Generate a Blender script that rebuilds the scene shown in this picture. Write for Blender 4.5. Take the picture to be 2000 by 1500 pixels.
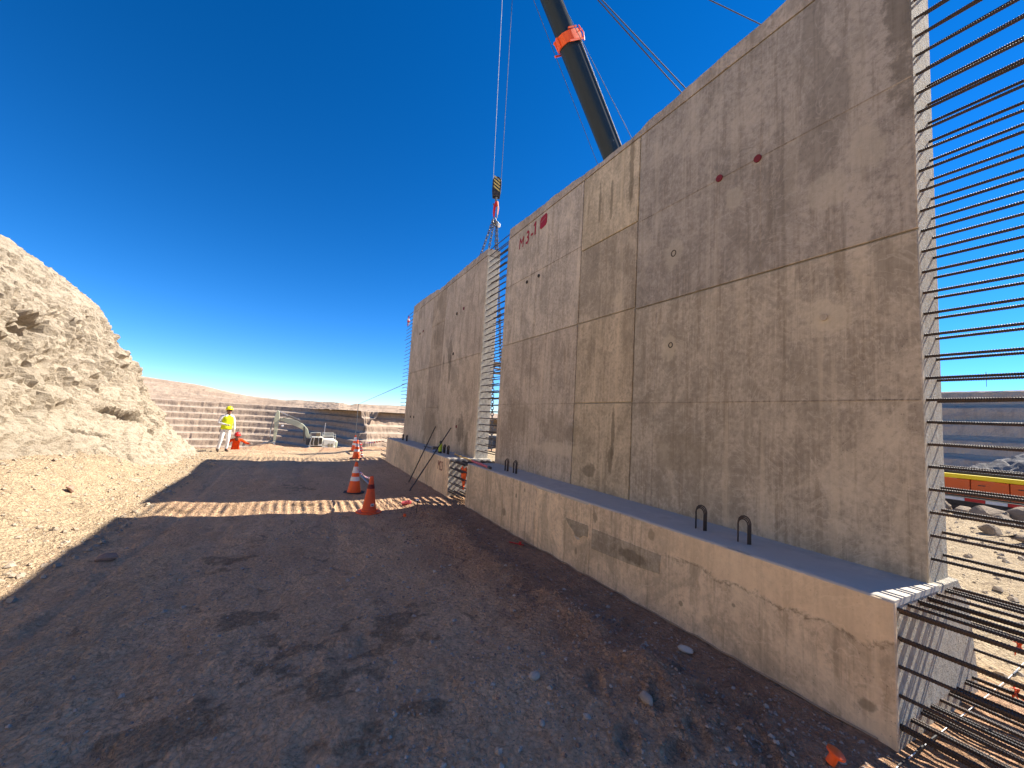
import bpy, bmesh, math, random
import numpy as np
from mathutils import Vector, Matrix

rnd = random.Random(7)
scene = bpy.context.scene
for o in list(bpy.data.objects):
    bpy.data.objects.remove(o)
COL = scene.collection
rad = math.radians

# ------------------------------------------------------------------ camera
CAMZ = 1.85
cam_d = bpy.data.cameras.new("camera")
cam = bpy.data.objects.new("camera", cam_d)
COL.objects.link(cam)
cam_d.sensor_fit = 'HORIZONTAL'
cam_d.sensor_width = 36.0
cam_d.lens = 790.0 / 2000.0 * 36.0
cam_d.clip_start = 0.05
cam_d.clip_end = 6000
_u = np.array([531, -8800, 790.0]); _u /= np.linalg.norm(_u)
_w = np.array([-424, 45, 790.0]); _w -= _w.dot(_u) * _u; _w /= np.linalg.norm(_w)
_x = np.cross(_w, _u)
_R = np.array([_x, _w, _u])
cam.matrix_world = Matrix(((_R[0, 0], -_R[0, 1], -_R[0, 2], 0),
                           (_R[1, 0], -_R[1, 1], -_R[1, 2], 0),
                           (_R[2, 0], -_R[2, 1], -_R[2, 2], CAMZ),
                           (0, 0, 0, 1)))
scene.camera = cam

# ------------------------------------------------------------------ world, sun, exposure
SUN_EL, SUN_AZ = 44.6, -6.5          # azimuth measured from +X towards +Y
world = bpy.data.worlds.new("World")
scene.world = world
world.use_nodes = True
wn = world.node_tree
bg = wn.nodes["Background"]
sky = wn.nodes.new("ShaderNodeTexSky")
sky.sky_type = 'NISHITA'
sky.sun_disc = False
sky.sun_elevation = rad(SUN_EL)
sky.sun_rotation = rad(90 - SUN_AZ)
sky.altitude = 2600
sky.air_density = 1.0
sky.dust_density = 0.0
sky.ozone_density = 6.0
gam = wn.nodes.new("ShaderNodeGamma"); gam.inputs[1].default_value = 1.2
hsv = wn.nodes.new("ShaderNodeHueSaturation"); hsv.inputs['Saturation'].default_value = 1.19
wn.links.new(sky.outputs[0], gam.inputs[0]); wn.links.new(gam.outputs[0], hsv.inputs['Color'])
wn.links.new(hsv.outputs[0], bg.inputs[0])
bg.inputs[1].default_value = 0.054

sun_d = bpy.data.lights.new("sun", 'SUN')
sun_d.energy = 4.2
sun_d.angle = rad(0.53)
sun_d.color = (1.0, 0.93, 0.82)
sun = bpy.data.objects.new("sun", sun_d)
COL.objects.link(sun)
sd = Vector((math.cos(rad(SUN_EL)) * math.cos(rad(SUN_AZ)), math.cos(rad(SUN_EL)) * math.sin(rad(SUN_AZ)), math.sin(rad(SUN_EL))))
sun.rotation_euler = sd.to_track_quat('Z', 'Y').to_euler()
sun.location = (30, -5, 40)

vs = scene.view_settings
vs.view_transform = 'Standard'
vs.look = 'None'
vs.exposure = 1.5
vs.gamma = 1.0
vs.use_curve_mapping = False
scene.cycles.max_bounces = 6
scene.cycles.diffuse_bounces = 4

# ------------------------------------------------------------------ noise
def _hash(ix, iy, iz, seed):
    h = (ix.astype(np.int64) * 374761393 + iy.astype(np.int64) * 668265263 + iz.astype(np.int64) * 2147483647 + seed * 974634777) & 0xffffffff
    h = ((h ^ (h >> 13)) * 1274126177) & 0xffffffff
    h = ((h ^ (h >> 16)) * 2246822519) & 0xffffffff
    return ((h ^ (h >> 15)) & 0xffff) / 65535.0

def vnoise(x, y, z, seed=0):
    x0, y0, z0 = np.floor(x), np.floor(y), np.floor(z)
    fx, fy, fz = x - x0, y - y0, z - z0
    fx = fx * fx * fx * (fx * (fx * 6 - 15) + 10)
    fy = fy * fy * fy * (fy * (fy * 6 - 15) + 10)
    fz = fz * fz * fz * (fz * (fz * 6 - 15) + 10)
    r = 0
    for dx in (0, 1):
        wx = fx if dx else 1 - fx
        for dy in (0, 1):
            wy = fy if dy else 1 - fy
            for dz in (0, 1):
                wz = fz if dz else 1 - fz
                r = r + wx * wy * wz * _hash(x0 + dx, y0 + dy, z0 + dz, seed)
    return r * 2 - 1

def fbm(x, y, z=None, octv=4, seed=0, gain=0.5):
    if z is None:
        z = np.zeros_like(x)
    a, s, t = 1.0, 0, 0
    for k in range(octv):
        s = s + a * vnoise(x, y, z, seed + k * 17); t += a
        x, y, z = x * 2.03 + 13.1, y * 2.03 + 7.7, z * 2.03 + 3.3
        a *= gain
    return s / t

def ridged(x, y, z=None, octv=4, seed=0):
    if z is None:
        z = np.zeros_like(x)
    a, s, t = 1.0, 0, 0
    for k in range(octv):
        s = s + a * (1 - np.abs(vnoise(x, y, z, seed + k * 31))); t += a
        x, y, z = x * 2.1 + 5.1, y * 2.1 + 1.7, z * 2.1 + 9.3
        a *= 0.5
    return s / t

def voro(x, y, z, seed=0):
    """distance to nearest cell point, and that cell's random value"""
    x0, y0, z0 = np.floor(x), np.floor(y), np.floor(z)
    best = np.full_like(x, 9.0); val = np.zeros_like(x); sec = np.full_like(x, 9.0)
    for dx in (-1, 0, 1):
        for dy in (-1, 0, 1):
            for dz in (-1, 0, 1):
                cx, cy, cz = x0 + dx, y0 + dy, z0 + dz
                px = cx + _hash(cx, cy, cz, seed); py = cy + _hash(cx, cy, cz, seed + 1); pz = cz + _hash(cx, cy, cz, seed + 2)
                d = (px - x) ** 2 + (py - y) ** 2 + (pz - z) ** 2
                m = d < best
                sec = np.where(m, best, np.minimum(sec, d))
                val = np.where(m, _hash(cx, cy, cz, seed + 5), val)
                best = np.where(m, d, best)
    return np.sqrt(best), np.sqrt(sec), val

def sstep(a, b, x):
    t = np.clip((x - a) / (b - a), 0, 1)
    return t * t * (3 - 2 * t)

# ------------------------------------------------------------------ object helpers
def tag(o, label=None, cat=None, group=None, kind=None):
    if label: o['label'] = label
    if cat: o['category'] = cat
    if group: o['group'] = group
    if kind: o['kind'] = kind
    return o

def empty(name, loc=(0, 0, 0), rz=0.0):
    o = bpy.data.objects.new(name, None)
    o.empty_display_size = 0.2
    COL.objects.link(o)
    o.location = loc
    o.rotation_euler = (0, 0, rz)
    return o

def link_mesh(name, me, mat=None, parent=None):
    o = bpy.data.objects.new(name, me)
    COL.objects.link(o)
    if mat is not None:
        if isinstance(mat, (list, tuple)):
            for m in mat: me.materials.append(m)
        elif not me.materials:
            me.materials.append(mat)
    if parent is not None:
        o.parent = parent
    return o

def np_mesh(name, V, F, smooth=True):
    """V (n,3) array, F (m,k) int array"""
    me = bpy.data.meshes.new(name)
    V = np.asarray(V, dtype=np.float32); F = np.asarray(F, dtype=np.int32)
    k = F.shape[1]
    me.vertices.add(len(V)); me.vertices.foreach_set('co', V.ravel())
    me.loops.add(F.size); me.loops.foreach_set('vertex_index', F.ravel())
    me.polygons.add(len(F))
    me.polygons.foreach_set('loop_start', np.arange(0, F.size, k, dtype=np.int32))
    me.polygons.foreach_set('loop_total', np.full(len(F), k, dtype=np.int32))
    me.update(calc_edges=True)
    me.polygons.foreach_set('use_smooth', np.full(len(F), smooth, dtype=bool))
    return me

def grid_faces(nr, nc):
    i = np.arange((nr - 1) * (nc - 1)); r = i // (nc - 1); c = i % (nc - 1)
    a = r * nc + c
    return np.stack([a, a + 1, a + nc + 1, a + nc], 1)

def add_attr(me, name, vals):
    at = me.attributes.new(name, 'FLOAT', 'POINT')
    at.data.foreach_set('value', np.asarray(vals, dtype=np.float32).ravel())

class MB:
    """collects shapes into one mesh"""
    def __init__(s):
        s.v = []; s.f = []
    def add(s, v, f):
        b = len(s.v); s.v += [tuple(p) for p in v]; s.f += [tuple(b + i for i in q) for q in f]
        return s
    def box(s, lo, hi, ch=0.0, M=None):
        bm = bmesh.new()
        bmesh.ops.create_cube(bm, size=1)
        lo = Vector(lo); hi = Vector(hi)
        for v in bm.verts:
            v.co = Vector((lo[i] + (v.co[i] + .5) * (hi[i] - lo[i]) for i in range(3)))
        if ch > 0:
            bmesh.ops.bevel(bm, geom=list(bm.edges), offset=ch, segments=1, affect='EDGES', profile=0.5)
        bm.verts.index_update()
        vs_ = [(M @ v.co if M else v.co.copy()) for v in bm.verts]
        s.add(vs_, [[v.index for v in f.verts] for f in bm.faces])
        bm.free()
        return s
    def tube(s, pts, r, n=8, caps=True):
        pts = [Vector(p) for p in pts]
        if not isinstance(r, (list, tuple)): r = [r] * len(pts)
        b = len(s.v); up = None
        for i, p in enumerate(pts):
            d = (pts[min(i + 1, len(pts) - 1)] - pts[max(i - 1, 0)]).normalized()
            if up is None:
                up = Vector((0, 0, 1)) if abs(d.z) < .9 else Vector((1, 0, 0))
            a = up.cross(d).normalized() if up.cross(d).length > 1e-6 else d.orthogonal().normalized()
            up = d.cross(a).normalized()
            for k in range(n):
                t = 2 * math.pi * k / n
                s.v.append(tuple(p + (a * math.cos(t) + up * math.sin(t)) * r[i]))
        for i in range(len(pts) - 1):
            for k in range(n):
                s.f.append((b + i * n + k, b + i * n + (k + 1) % n, b + (i + 1) * n + (k + 1) % n, b + (i + 1) * n + k))
        if caps:
            s.f.append(tuple(b + k for k in reversed(range(n))))
            s.f.append(tuple(b + (len(pts) - 1) * n + k for k in range(n)))
        return s
    def lathe(s, prof, n=16, c=(0, 0, 0), axis='Z'):
        b = len(s.v)
        for r, z in prof:
            for k in range(n):
                t = 2 * math.pi * k / n
                p = (r * math.cos(t), r * math.sin(t), z)
                if axis == 'X': p = (p[2], p[0], p[1])
                if axis == 'Y': p = (p[0], p[2], p[1])
                s.v.append((c[0] + p[0], c[1] + p[1], c[2] + p[2]))
        for i in range(len(prof) - 1):
            for k in range(n):
                s.f.append((b + i * n + k, b + i * n + (k + 1) % n, b + (i + 1) * n + (k + 1) % n, b + (i + 1) * n + k))
        s.f.append(tuple(b + k for k in reversed(range(n))))
        s.f.append(tuple(b + (len(prof) - 1) * n + k for k in range(n)))
        return s
    def prism(s, poly, a0, a1, axis='Y', bev=0.0):
        """poly of 2D points extruded along axis: 'Y' -> (x,z), 'X' -> (y,z), 'Z' -> (x,y)"""
        def P(p, a):
            return {'Y': (p[0], a, p[1]), 'X': (a, p[0], p[1]), 'Z': (p[0], p[1], a)}[axis]
        bm = bmesh.new()
        A = [bm.verts.new(P(p, a0)) for p in poly]; B = [bm.verts.new(P(p, a1)) for p in poly]
        bm.faces.new(A); bm.faces.new(list(reversed(B)))
        n = len(poly)
        for i in range(n):
            bm.faces.new((A[i], B[i], B[(i + 1) % n], A[(i + 1) % n]))
        bmesh.ops.recalc_face_normals(bm, faces=bm.faces[:])
        if bev > 0:
            bmesh.ops.bevel(bm, geom=list(bm.edges), offset=bev, segments=1, affect='EDGES', profile=0.5)
        bmesh.ops.triangulate(bm, faces=[f for f in bm.faces if len(f.verts) > 4])
        bm.verts.index_update()
        s.add([v.co.copy() for v in bm.verts], [[v.index for v in f.verts] for f in bm.faces])
        bm.free()
        return s
    def mesh(s, name, smooth=True, angle=40, fix=True):
        me = bpy.data.meshes.new(name)
        me.from_pydata(s.v, [], s.f)
        if fix:
            bm = bmesh.new(); bm.from_mesh(me)
            bmesh.ops.recalc_face_normals(bm, faces=bm.faces[:])
            bm.to_mesh(me); bm.free()
        if smooth:
            me.shade_smooth()
            me.set_sharp_from_angle(angle=rad(angle))
        me.update()
        return me
    def build(s, name, mat, parent=None, **k):
        return link_mesh(name, s.mesh(name, **k), mat, parent)

# ------------------------------------------------------------------ materials
class NT:
    def __init__(s, name):
        s.m = bpy.data.materials.new(name); s.m.use_nodes = True
        s.t = s.m.node_tree; s.b = s.t.nodes["Principled BSDF"]
    def n(s, typ, **kw):
        x = s.t.nodes.new(typ)
        for k, v in kw.items():
            if k.startswith('i_'):
                key = k[2:]
                key = int(key) if key.isdigit() else key
                x.inputs[key].default_value = v
            else: setattr(x, k, v)
        return x
    def l(s, a, b): s.t.links.new(a, b)
    def pos(s):
        return s.n('ShaderNodeNewGeometry').outputs['Position']
    def scaled(s, vec, sc):
        x = s.n('ShaderNodeVectorMath', operation='MULTIPLY'); s.l(vec, x.inputs[0]); x.inputs[1].default_value = sc
        return x.outputs[0]
    def noise(s, vec, scale, detail=4, rough=0.55, dist=0.0):
        x = s.n('ShaderNodeTexNoise'); s.l(vec, x.inputs['Vector'])
        x.inputs['Scale'].default_value = scale; x.inputs['Detail'].default_value = detail
        x.inputs['Roughness'].default_value = rough; x.inputs['Distortion'].default_value = dist
        return x.outputs[0]
    def ramp(s, fac, a, b, ca=0.0, cb=1.0):
        x = s.n('ShaderNodeMapRange', clamp=True); s.l(fac, x.inputs[0])
        x.inputs[1].default_value = a; x.inputs[2].default_value = b; x.inputs[3].default_value = ca; x.inputs[4].default_value = cb
        return x.outputs[0]
    def mix(s, fac, a, b, mode='MIX'):
        x = s.n('ShaderNodeMix', data_type='RGBA', blend_type=mode)
        for v, i in ((fac, 0), (a, 6), (b, 7)):
            if hasattr(v, 'is_output'): s.l(v, x.inputs[i])
            elif i == 0: x.inputs[0].default_value = v
            else: x.inputs[i].default_value = (*v, 1) if len(v) == 3 else v
        return x.outputs[2]
    def math(s, op, a, b=0.0):
        x = s.n('ShaderNodeMath', operation=op)
        for v, i in ((a, 0), (b, 1)):
            if hasattr(v, 'is_output'): s.l(v, x.inputs[i])
            else: x.inputs[i].default_value = v
        return x.outputs[0]
    def attr(s, name):
        return s.n('ShaderNodeAttribute', attribute_name=name).outputs['Fac']
    def bump(s, h, strength, dist=0.02):
        x = s.n('ShaderNodeBump'); x.inputs['Strength'].default_value = strength; x.inputs['Distance'].default_value = dist
        s.l(h, x.inputs['Height']); s.l(x.outputs[0], s.b.inputs['Normal'])
        return x
    def out(s, col=None, rough=0.9, metal=0.0, spec=0.3):
        if col is not None:
            if hasattr(col, 'is_output'): s.l(col, s.b.inputs['Base Color'])
            else: s.b.inputs['Base Color'].default_value = (*col, 1)
        if hasattr(rough, 'is_output'): s.l(rough, s.b.inputs['Roughness'])
        else: s.b.inputs['Roughness'].default_value = rough
        s.b.inputs['Metallic'].default_value = metal
        s.b.inputs['Specular IOR Level'].default_value = spec
        return s.m

def mat_paint(name, col, rough=0.5, metal=0.0, wear=0.25, dirt=(0.30, 0.23, 0.17), spec=0.4, scale=6.0):
    t = NT(name)
    p = t.pos()
    n1 = t.noise(p, scale, 6, 0.65)
    n2 = t.noise(p, scale * 7, 4, 0.6)
    c = t.mix(t.ramp(n1, 0.45, 0.75, 0, wear), col, dirt)
    c = t.mix(t.ramp(n2, 0.5, 0.75, 0, wear * .5), c, tuple(x * 0.6 for x in col))
    t.bump(n2, 0.08, 0.004)
    return t.out(c, t.ramp(n1, 0.3, 0.8, rough - .08, min(1, rough + .2)), metal, spec)

def mat_concrete(name, light=(0.335, 0.295, 0.245), dark=(0.205, 0.180, 0.152), blots=(), darks=(), worn=None, gain=(1.62, 1.55, 1.42)):
    t = NT(name)
    p = t.pos()
    big = t.noise(p, 0.55, 5, 0.6, 0.8)
    mid = t.noise(p, 2.2, 6, 0.65, 1.2)
    fine = t.noise(p, 22, 5, 0.7)
    grain = t.noise(p, 140, 3, 0.6)
    stre = t.noise(t.scaled(p, (3.0, 7.0, 0.45)), 1.6, 6, 0.7, 0.4)
    stre2 = t.noise(t.scaled(p, (3.0, 26.0, 0.9)), 1.5, 4, 0.7, 0.2)
    c = t.mix(t.ramp(big, 0.36, 0.64), dark, light)
    c = t.mix(t.ramp(mid, 0.44, 0.60, 0, 0.60), c, tuple(x * 0.66 for x in light))
    c = t.mix(t.ramp(mid, 0.60, 0.44, 0, 0.30), c, (0.40, 0.35, 0.285))
    c = t.mix(t.ramp(stre, 0.50, 0.64, 0, 0.65), c, (0.165, 0.135, 0.102))
    c = t.mix(t.ramp(stre2, 0.52, 0.66, 0, 0.55), c, (0.36, 0.32, 0.265))
    c = t.mix(t.ramp(fine, 0.51, 0.66, 0, 0.55), c, tuple(x * 0.7 for x in dark))
    c = t.mix(t.ramp(fine, 0.47, 0.32, 0, 0.45), c, (0.42, 0.38, 0.32))
    # broad cloudy stains and long pour runs
    cl = t.noise(t.scaled(p, (1, 1, 0.7)), 0.95, 7, 0.68, 1.6)
    c = t.mix(t.ramp(cl, 0.50, 0.60, 0, 0.55), c, (0.170, 0.150, 0.122))
    c = t.mix(t.ramp(cl, 0.44, 0.36, 0, 0.45), c, (0.400, 0.352, 0.285))
    run = t.noise(t.scaled(p, (2.0, 4.2, 0.16)), 1.4, 5, 0.62, 0.2)
    c = t.mix(t.ramp(run, 0.58, 0.66, 0, 0.42), c, (0.395, 0.345, 0.275))
    c = t.mix(t.ramp(run, 0.40, 0.33, 0, 0.42), c, (0.150, 0.128, 0.100))
    # swirly laitance marks
    sw = t.noise(p, 1.3, 3, 0.5, 4.5)
    swd = t.math('ABSOLUTE', t.math('SUBTRACT', sw, 0.5))
    c = t.mix(t.ramp(swd, 0.0, 0.018, 0.35, 0.0), c, (0.40, 0.36, 0.31))
    # small pits and specks
    sp = t.n('ShaderNodeTexVoronoi', feature='F1'); t.l(p, sp.inputs['Vector']); sp.inputs['Scale'].default_value = 34
    spm = t.math('MULTIPLY', t.ramp(sp.outputs['Distance'], 0.09, 0.17, 1, 0), t.ramp(mid, 0.46, 0.6))
    c = t.mix(t.math('MULTIPLY', spm, 0.55), c, (0.07, 0.06, 0.05))
    def blob(lst, col, amt):
        nonlocal c
        wob = t.noise(p, 5.0, 5, 0.7)
        for (y, z, ry, rz) in lst:
            d = t.n('ShaderNodeVectorMath', operation='SUBTRACT'); t.l(p, d.inputs[0]); d.inputs[1].default_value = (0, y, z)
            d2 = t.n('ShaderNodeVectorMath', operation='MULTIPLY'); t.l(d.outputs[0], d2.inputs[0]); d2.inputs[1].default_value = (0, 1 / ry, 1 / rz)
            d3 = t.n('ShaderNodeVectorMath', operation='LENGTH'); t.l(d2.outputs[0], d3.inputs[0])
            q = t.math('ADD', d3.outputs['Value'], t.math('MULTIPLY', t.math('SUBTRACT', wob, 0.5), 2.4))
            c = t.mix(t.ramp(q, 0.75, 1.08, amt, 0), c, col)
    blob([d_ for d_ in darks if d_[2] < .3], (0.085, 0.073, 0.055), 0.6)
    blob([d_ for d_ in darks if d_[2] >= .3], (0.14, 0.118, 0.085), 0.38)
    blob([d_ for d_ in blots if d_[3] < d_[2] * 2], (0.390, 0.345, 0.272), 0.50)
    blob([d_ for d_ in blots if d_[3] >= d_[2] * 2], (0.385, 0.335, 0.262), 0.26)
    if worn:
        sep = t.n('ShaderNodeSeparateXYZ'); t.l(p, sep.inputs[0])
        wz = t.math('ADD', sep.outputs[2], t.math('MULTIPLY', t.math('SUBTRACT', mid, 0.5), 0.35))
        wy = t.ramp(sep.outputs[1], 2.6, 3.3, 1, 0)
        m = t.math('MULTIPLY', t.ramp(wz, worn, worn + .03), wy)
        c = t.mix(t.math('MULTIPLY', m, 0.55), c, (0.40, 0.33, 0.245))
        edge = t.math('MULTIPLY', t.ramp(t.math('ABSOLUTE', t.math('SUBTRACT', wz, worn)), 0.0, 0.02, 1, 0), wy)
        c = t.mix(t.math('MULTIPLY', edge, t.ramp(fine, .4, .6, 0, .8)), c, (0.10, 0.075, 0.05))
    oi = t.n('ShaderNodeObjectInfo')
    c = t.mix(1.0, c, t.mix(oi.outputs['Random'], (0.93, 0.92, 0.92), (1.05, 1.03, 1.0)), 'MULTIPLY')
    c = t.mix(1.0, c, oi.outputs['Color'], 'MULTIPLY')
    c = t.mix(1.0, c, gain, 'MULTIPLY')
    h = t.math('ADD', t.math('MULTIPLY', fine, 0.5), t.math('ADD', t.math('MULTIPLY', grain, 0.25), t.math('MULTIPLY', mid, 0.8)))
    h = t.math('SUBTRACT', h, t.math('MULTIPLY', spm, 0.5))
    t.bump(h, 0.45, 0.012)
    return t.out(c, 0.88, 0, 0.25)

def mat_rough_end(name):
    t = NT(name)
    p = t.pos()
    a = t.noise(t.scaled(p, (1, 1, 0.55)), 16, 6, 0.75)
    b = t.noise(p, 60, 4, 0.7)
    g = t.noise(t.scaled(p, (5, 1, 0.5)), 6, 5, 0.7)
    c = t.mix(t.ramp(a, 0.3, 0.7), (0.42, 0.375, 0.305), (0.66, 0.60, 0.50))
    c = t.mix(t.ramp(g, 0.55, 0.75, 0, .5), c, (0.38, 0.335, 0.27))
    h = t.math('ADD', a, t.math('MULTIPLY', b, 0.5))
    t.bump(h, 1.0, 0.05)
    return t.out(c, 0.95, 0, 0.2)

def mat_ground():
    t = NT('dirt_ground')
    p = t.pos()
    soil, damp, pale = t.attr('soil'), t.attr('damp'), t.attr('pale')
    n1 = t.noise(p, 0.9, 6, 0.65, 0.5); n2 = t.noise(p, 6, 6, 0.7); n3 = t.noise(p, 55, 4, 0.7)
    n4 = t.noise(t.scaled(p, (2.2, 0.5, 1)), 2.0, 5, 0.65)
    c = t.mix(t.ramp(n1, 0.35, 0.65), (0.385, 0.280, 0.210), (0.500, 0.375, 0.280))
    c = t.mix(t.ramp(n4, 0.5, 0.72, 0, 0.5), c, (0.570, 0.445, 0.335))
    s2 = t.mix(t.ramp(n2, 0.35, 0.68), (0.265, 0.170, 0.125), (0.400, 0.275, 0.200))
    c = t.mix(soil, c, s2)
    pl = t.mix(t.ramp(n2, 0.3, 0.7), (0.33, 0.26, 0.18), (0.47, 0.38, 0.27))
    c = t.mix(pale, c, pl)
    dh = t.noise(t.scaled(p, (1.0, .7, 1.0)), 8.0, 9, .80, .5)
    dq = t.math('ADD', t.math('MULTIPLY', damp, 0.50), t.math('MULTIPLY', dh, 0.62))
    ds = t.noise(p, 38, 5, .75)
    c = t.mix(t.math('MULTIPLY', t.ramp(dq, .53, .74, 0, .66), t.ramp(ds, .34, .58, .35, 1.0)), c, (0.070, 0.054, 0.038))
    c = t.mix(t.ramp(n3, 0.50, 0.72, 0, 0.55), c, (0.120, 0.090, 0.070))
    c = t.mix(t.ramp(n3, 0.44, 0.26, 0, 0.35), c, (0.36, 0.30, 0.24))
    # dark crusty scraped bits; fissures and clod gaps carry relief shading as colour
    cr = t.noise(t.scaled(p, (1.0, 0.55, 1.0)), 3.4, 10, 0.82, 0.8)
    c = t.mix(t.ramp(cr, 0.57, 0.61, 0, 0.55), c, (0.115, 0.080, 0.058))
    fi = t.noise(t.scaled(p, (1.0, 0.6, 1.0)), 9, 5, 0.6, 1.2)
    fm = t.ramp(t.math('ABSOLUTE', t.math('SUBTRACT', fi, 0.5)), 0.004, 0.025, 0.45, 0)
    c = t.mix(t.math('MULTIPLY', fm, t.ramp(n1, .40, .60)), c, (0.10, 0.070, 0.052))
    cl = t.n('ShaderNodeTexVoronoi', feature='F1'); t.l(p, cl.inputs['Vector']); cl.inputs['Scale'].default_value = 26
    c = t.mix(t.ramp(cl.outputs['Distance'], 0.35, 0.80, 0, 0.30), c, (0.20, 0.14, 0.10))
    # gravel grains
    v = t.n('ShaderNodeTexVoronoi', feature='F1'); t.l(p, v.inputs['Vector']); v.inputs['Scale'].default_value = 62
    gr = t.math('MULTIPLY', t.ramp(v.outputs['Distance'], 0.18, 0.36, 1, 0), t.ramp(t.noise(p, 3.1, 4, 0.6), 0.46, 0.62))
    hs = t.n('ShaderNodeSeparateColor'); t.l(v.outputs['Color'], hs.inputs[0])
    gc = t.mix(hs.outputs[0], (0.15, 0.112, 0.088), (0.50, 0.41, 0.33))
    c = t.mix(t.math('MULTIPLY', gr, 0.6), c, gc)
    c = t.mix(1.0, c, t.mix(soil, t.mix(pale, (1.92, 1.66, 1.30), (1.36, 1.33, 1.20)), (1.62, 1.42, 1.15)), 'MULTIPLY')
    h = t.math('ADD', t.math('MULTIPLY', n2, 1.6), t.math('ADD', t.math('MULTIPLY', n3, 0.7), t.math('MULTIPLY', gr, 0.45)))
    h = t.math('SUBTRACT', h, t.math('ADD', t.math('MULTIPLY', fm, .5), t.math('MULTIPLY', cl.outputs['Distance'], .9)))
    t.bump(h, 1.0, 0.04)
    return t.out(c, 0.95, 0, 0.15)

def mat_rock(name, a, b, dk, scale=1.0, bump=0.9, bd=0.05, strata=0.35):
    t = NT(name)
    p = t.pos()
    n1 = t.noise(p, 0.5 * scale, 6, 0.65, 0.6)
    n2 = t.noise(t.scaled(p, (1, 1, 2.2)), 3.0 * scale, 8, 0.72, 0.4)
    n3 = t.noise(p, 26 * scale, 5, 0.75)
    st = t.noise(t.scaled(p, (0.25, 0.25, 2.8)), 1.1 * scale, 5, 0.6, 0.5)
    c = t.mix(t.ramp(n1, 0.35, 0.66), a, b)
    c = t.mix(t.ramp(st, 0.5, 0.68, 0, strata), c, dk)
    c = t.mix(t.ramp(n2, 0.52, 0.66, 0, 0.6), c, dk)
    c = t.mix(t.ramp(n3, 0.52, 0.66, 0, 0.55), c, tuple(x * .8 for x in dk))
    h = t.math('ADD', n2, t.math('MULTIPLY', n3, 0.45))
    t.bump(h, bump, bd)
    return t.out(c, 0.95, 0, 0.15)

def mat_pit(name, a, b, dk):
    t = NT(name)
    p = t.pos()
    n1 = t.noise(p, 0.012, 6, 0.65, 0.6)
    st = t.noise(t.scaled(p, (0.02, 0.02, 1.0)), 0.22, 6, 0.7, 0.3)
    gl = t.noise(t.scaled(p, (1, 1, 0.06)), 0.22, 6, 0.75)
    fn = t.noise(p, 0.6, 5, 0.75)
    c = t.mix(t.ramp(n1, 0.35, 0.66), a, b)
    c = t.mix(t.ramp(st, 0.45, 0.7, 0, 0.6), c, dk)
    c = t.mix(t.ramp(gl, 0.48, 0.72, 0, 0.65), c, tuple(x * .7 for x in dk))
    c = t.mix(t.ramp(fn, 0.5, 0.75, 0, 0.4), c, tuple(x * .85 for x in a))
    c = t.mix(t.math('MULTIPLY', t.attr('spill'), 0.7), c, (0.50, 0.405, 0.315))
    t.bump(t.math('ADD', gl, t.math('MULTIPLY', fn, .5)), 0.8, 1.2)
    return t.out(c, 0.95, 0, 0.1)

M = {}
near_blots = [(1.83, 2.93, .19, .17), (2.70, 4.45, .12, .14), (3.49, 4.08, .15, .20), (3.52, 2.88, .14, .17), (1.80, 4.12, .18, .16),
              (1.52, 4.33, .15, .22), (4.48, 3.72, .10, .12), (2.69, 5.05, .05, .45), (1.56, 4.5, .07, 1.5), (2.1, 4.6, .07, .6), (4.0, 4.4, .10, .6), (2.6, 3.3, .05, .6), (5.9, 1.4, .8, .12)]
near_darks = [(4.50, 1.75, .035, .40), (4.53, 1.35, .05, .22), (5.0, 1.14, .14, .10), (4.72, 5.4, .03, .4), (5.0, 5.45, .03, .35), (4.3, 5.6, .05, .5), (1.25, 5.6, .12, 1.2),
              (5.9, 1.75, .6, .28), (7.3, 1.9, .5, .4), (3.3, 1.6, .5, .25)]
far_darks = [(13.35, 5.80, .3, .30), (11.9, 3.85, .20, .45), (13.6, 1.55, .95, .55), (12.5, 3.6, .07, .25), (11.85, 3.3, .12, .5), (15.3, 2.8, .35, .55), (13.3, 4.6, .5, .5), (10.6, 1.5, .25, .4), (15.9, 5.9, .3, .25), (10.1, 1.1, .12, .4)]
M['conc_near'] = mat_concrete('concrete_near', blots=near_blots, darks=near_darks)
M['conc_far'] = mat_concrete('concrete_far', light=(0.36, 0.315, 0.26), dark=(0.25, 0.215, 0.175), darks=far_darks)
M['conc_toe'] = mat_concrete('concrete_footing', light=(0.40, 0.335, 0.265), dark=(0.27, 0.225, 0.175), worn=0.58,
                             gain=(2.40, 2.22, 1.86), darks=[(2.72, 0.22, 0.028, 0.030), (1.31, 0.18, 0.055, 0.042), (6.39, 0.25, 0.066, 0.072), (5.73, 0.74, 0.033, 0.036), (6, 0.6, 0.028, 0.036), (3.1, 0.75, 0.044, 0.060), (4.35, 0.2, 0.028, 0.048), (4, 0.72, 0.044, 0.072), (2.2, 0.42, 0.022, 0.018)])
M['conc_patch'] = mat_concrete('concrete_patch', light=(0.30, 0.262, 0.19), dark=(0.215, 0.185, 0.13), darks=[(3.35, .45, .25, .06)])
M['joint'] = mat_concrete('concrete_joint_stain', light=(0.17, 0.145, 0.11), dark=(0.11, 0.095, 0.072))
M['conc_end'] = mat_rough_end('rough_concrete_end')
t = NT('smooth_concrete_top'); p = t.pos(); n = t.noise(p, 7, 6, .7); n5 = t.noise(t.scaled(p, (1, .3, 1)), 3, 5, .6)
t.bump(n, .25, .01); M['conc_top'] = t.out(t.mix(t.ramp(n5, .35, .65), t.mix(t.ramp(n, .3, .7), (0.46, 0.41, 0.34), (0.64, 0.575, 0.48)), (0.54, 0.485, 0.405)), .85, 0, .25)
t = NT('rebar_steel'); p = t.pos(); oi = t.n('ShaderNodeObjectInfo'); n = t.noise(p, 24, 6, .7)
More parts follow.
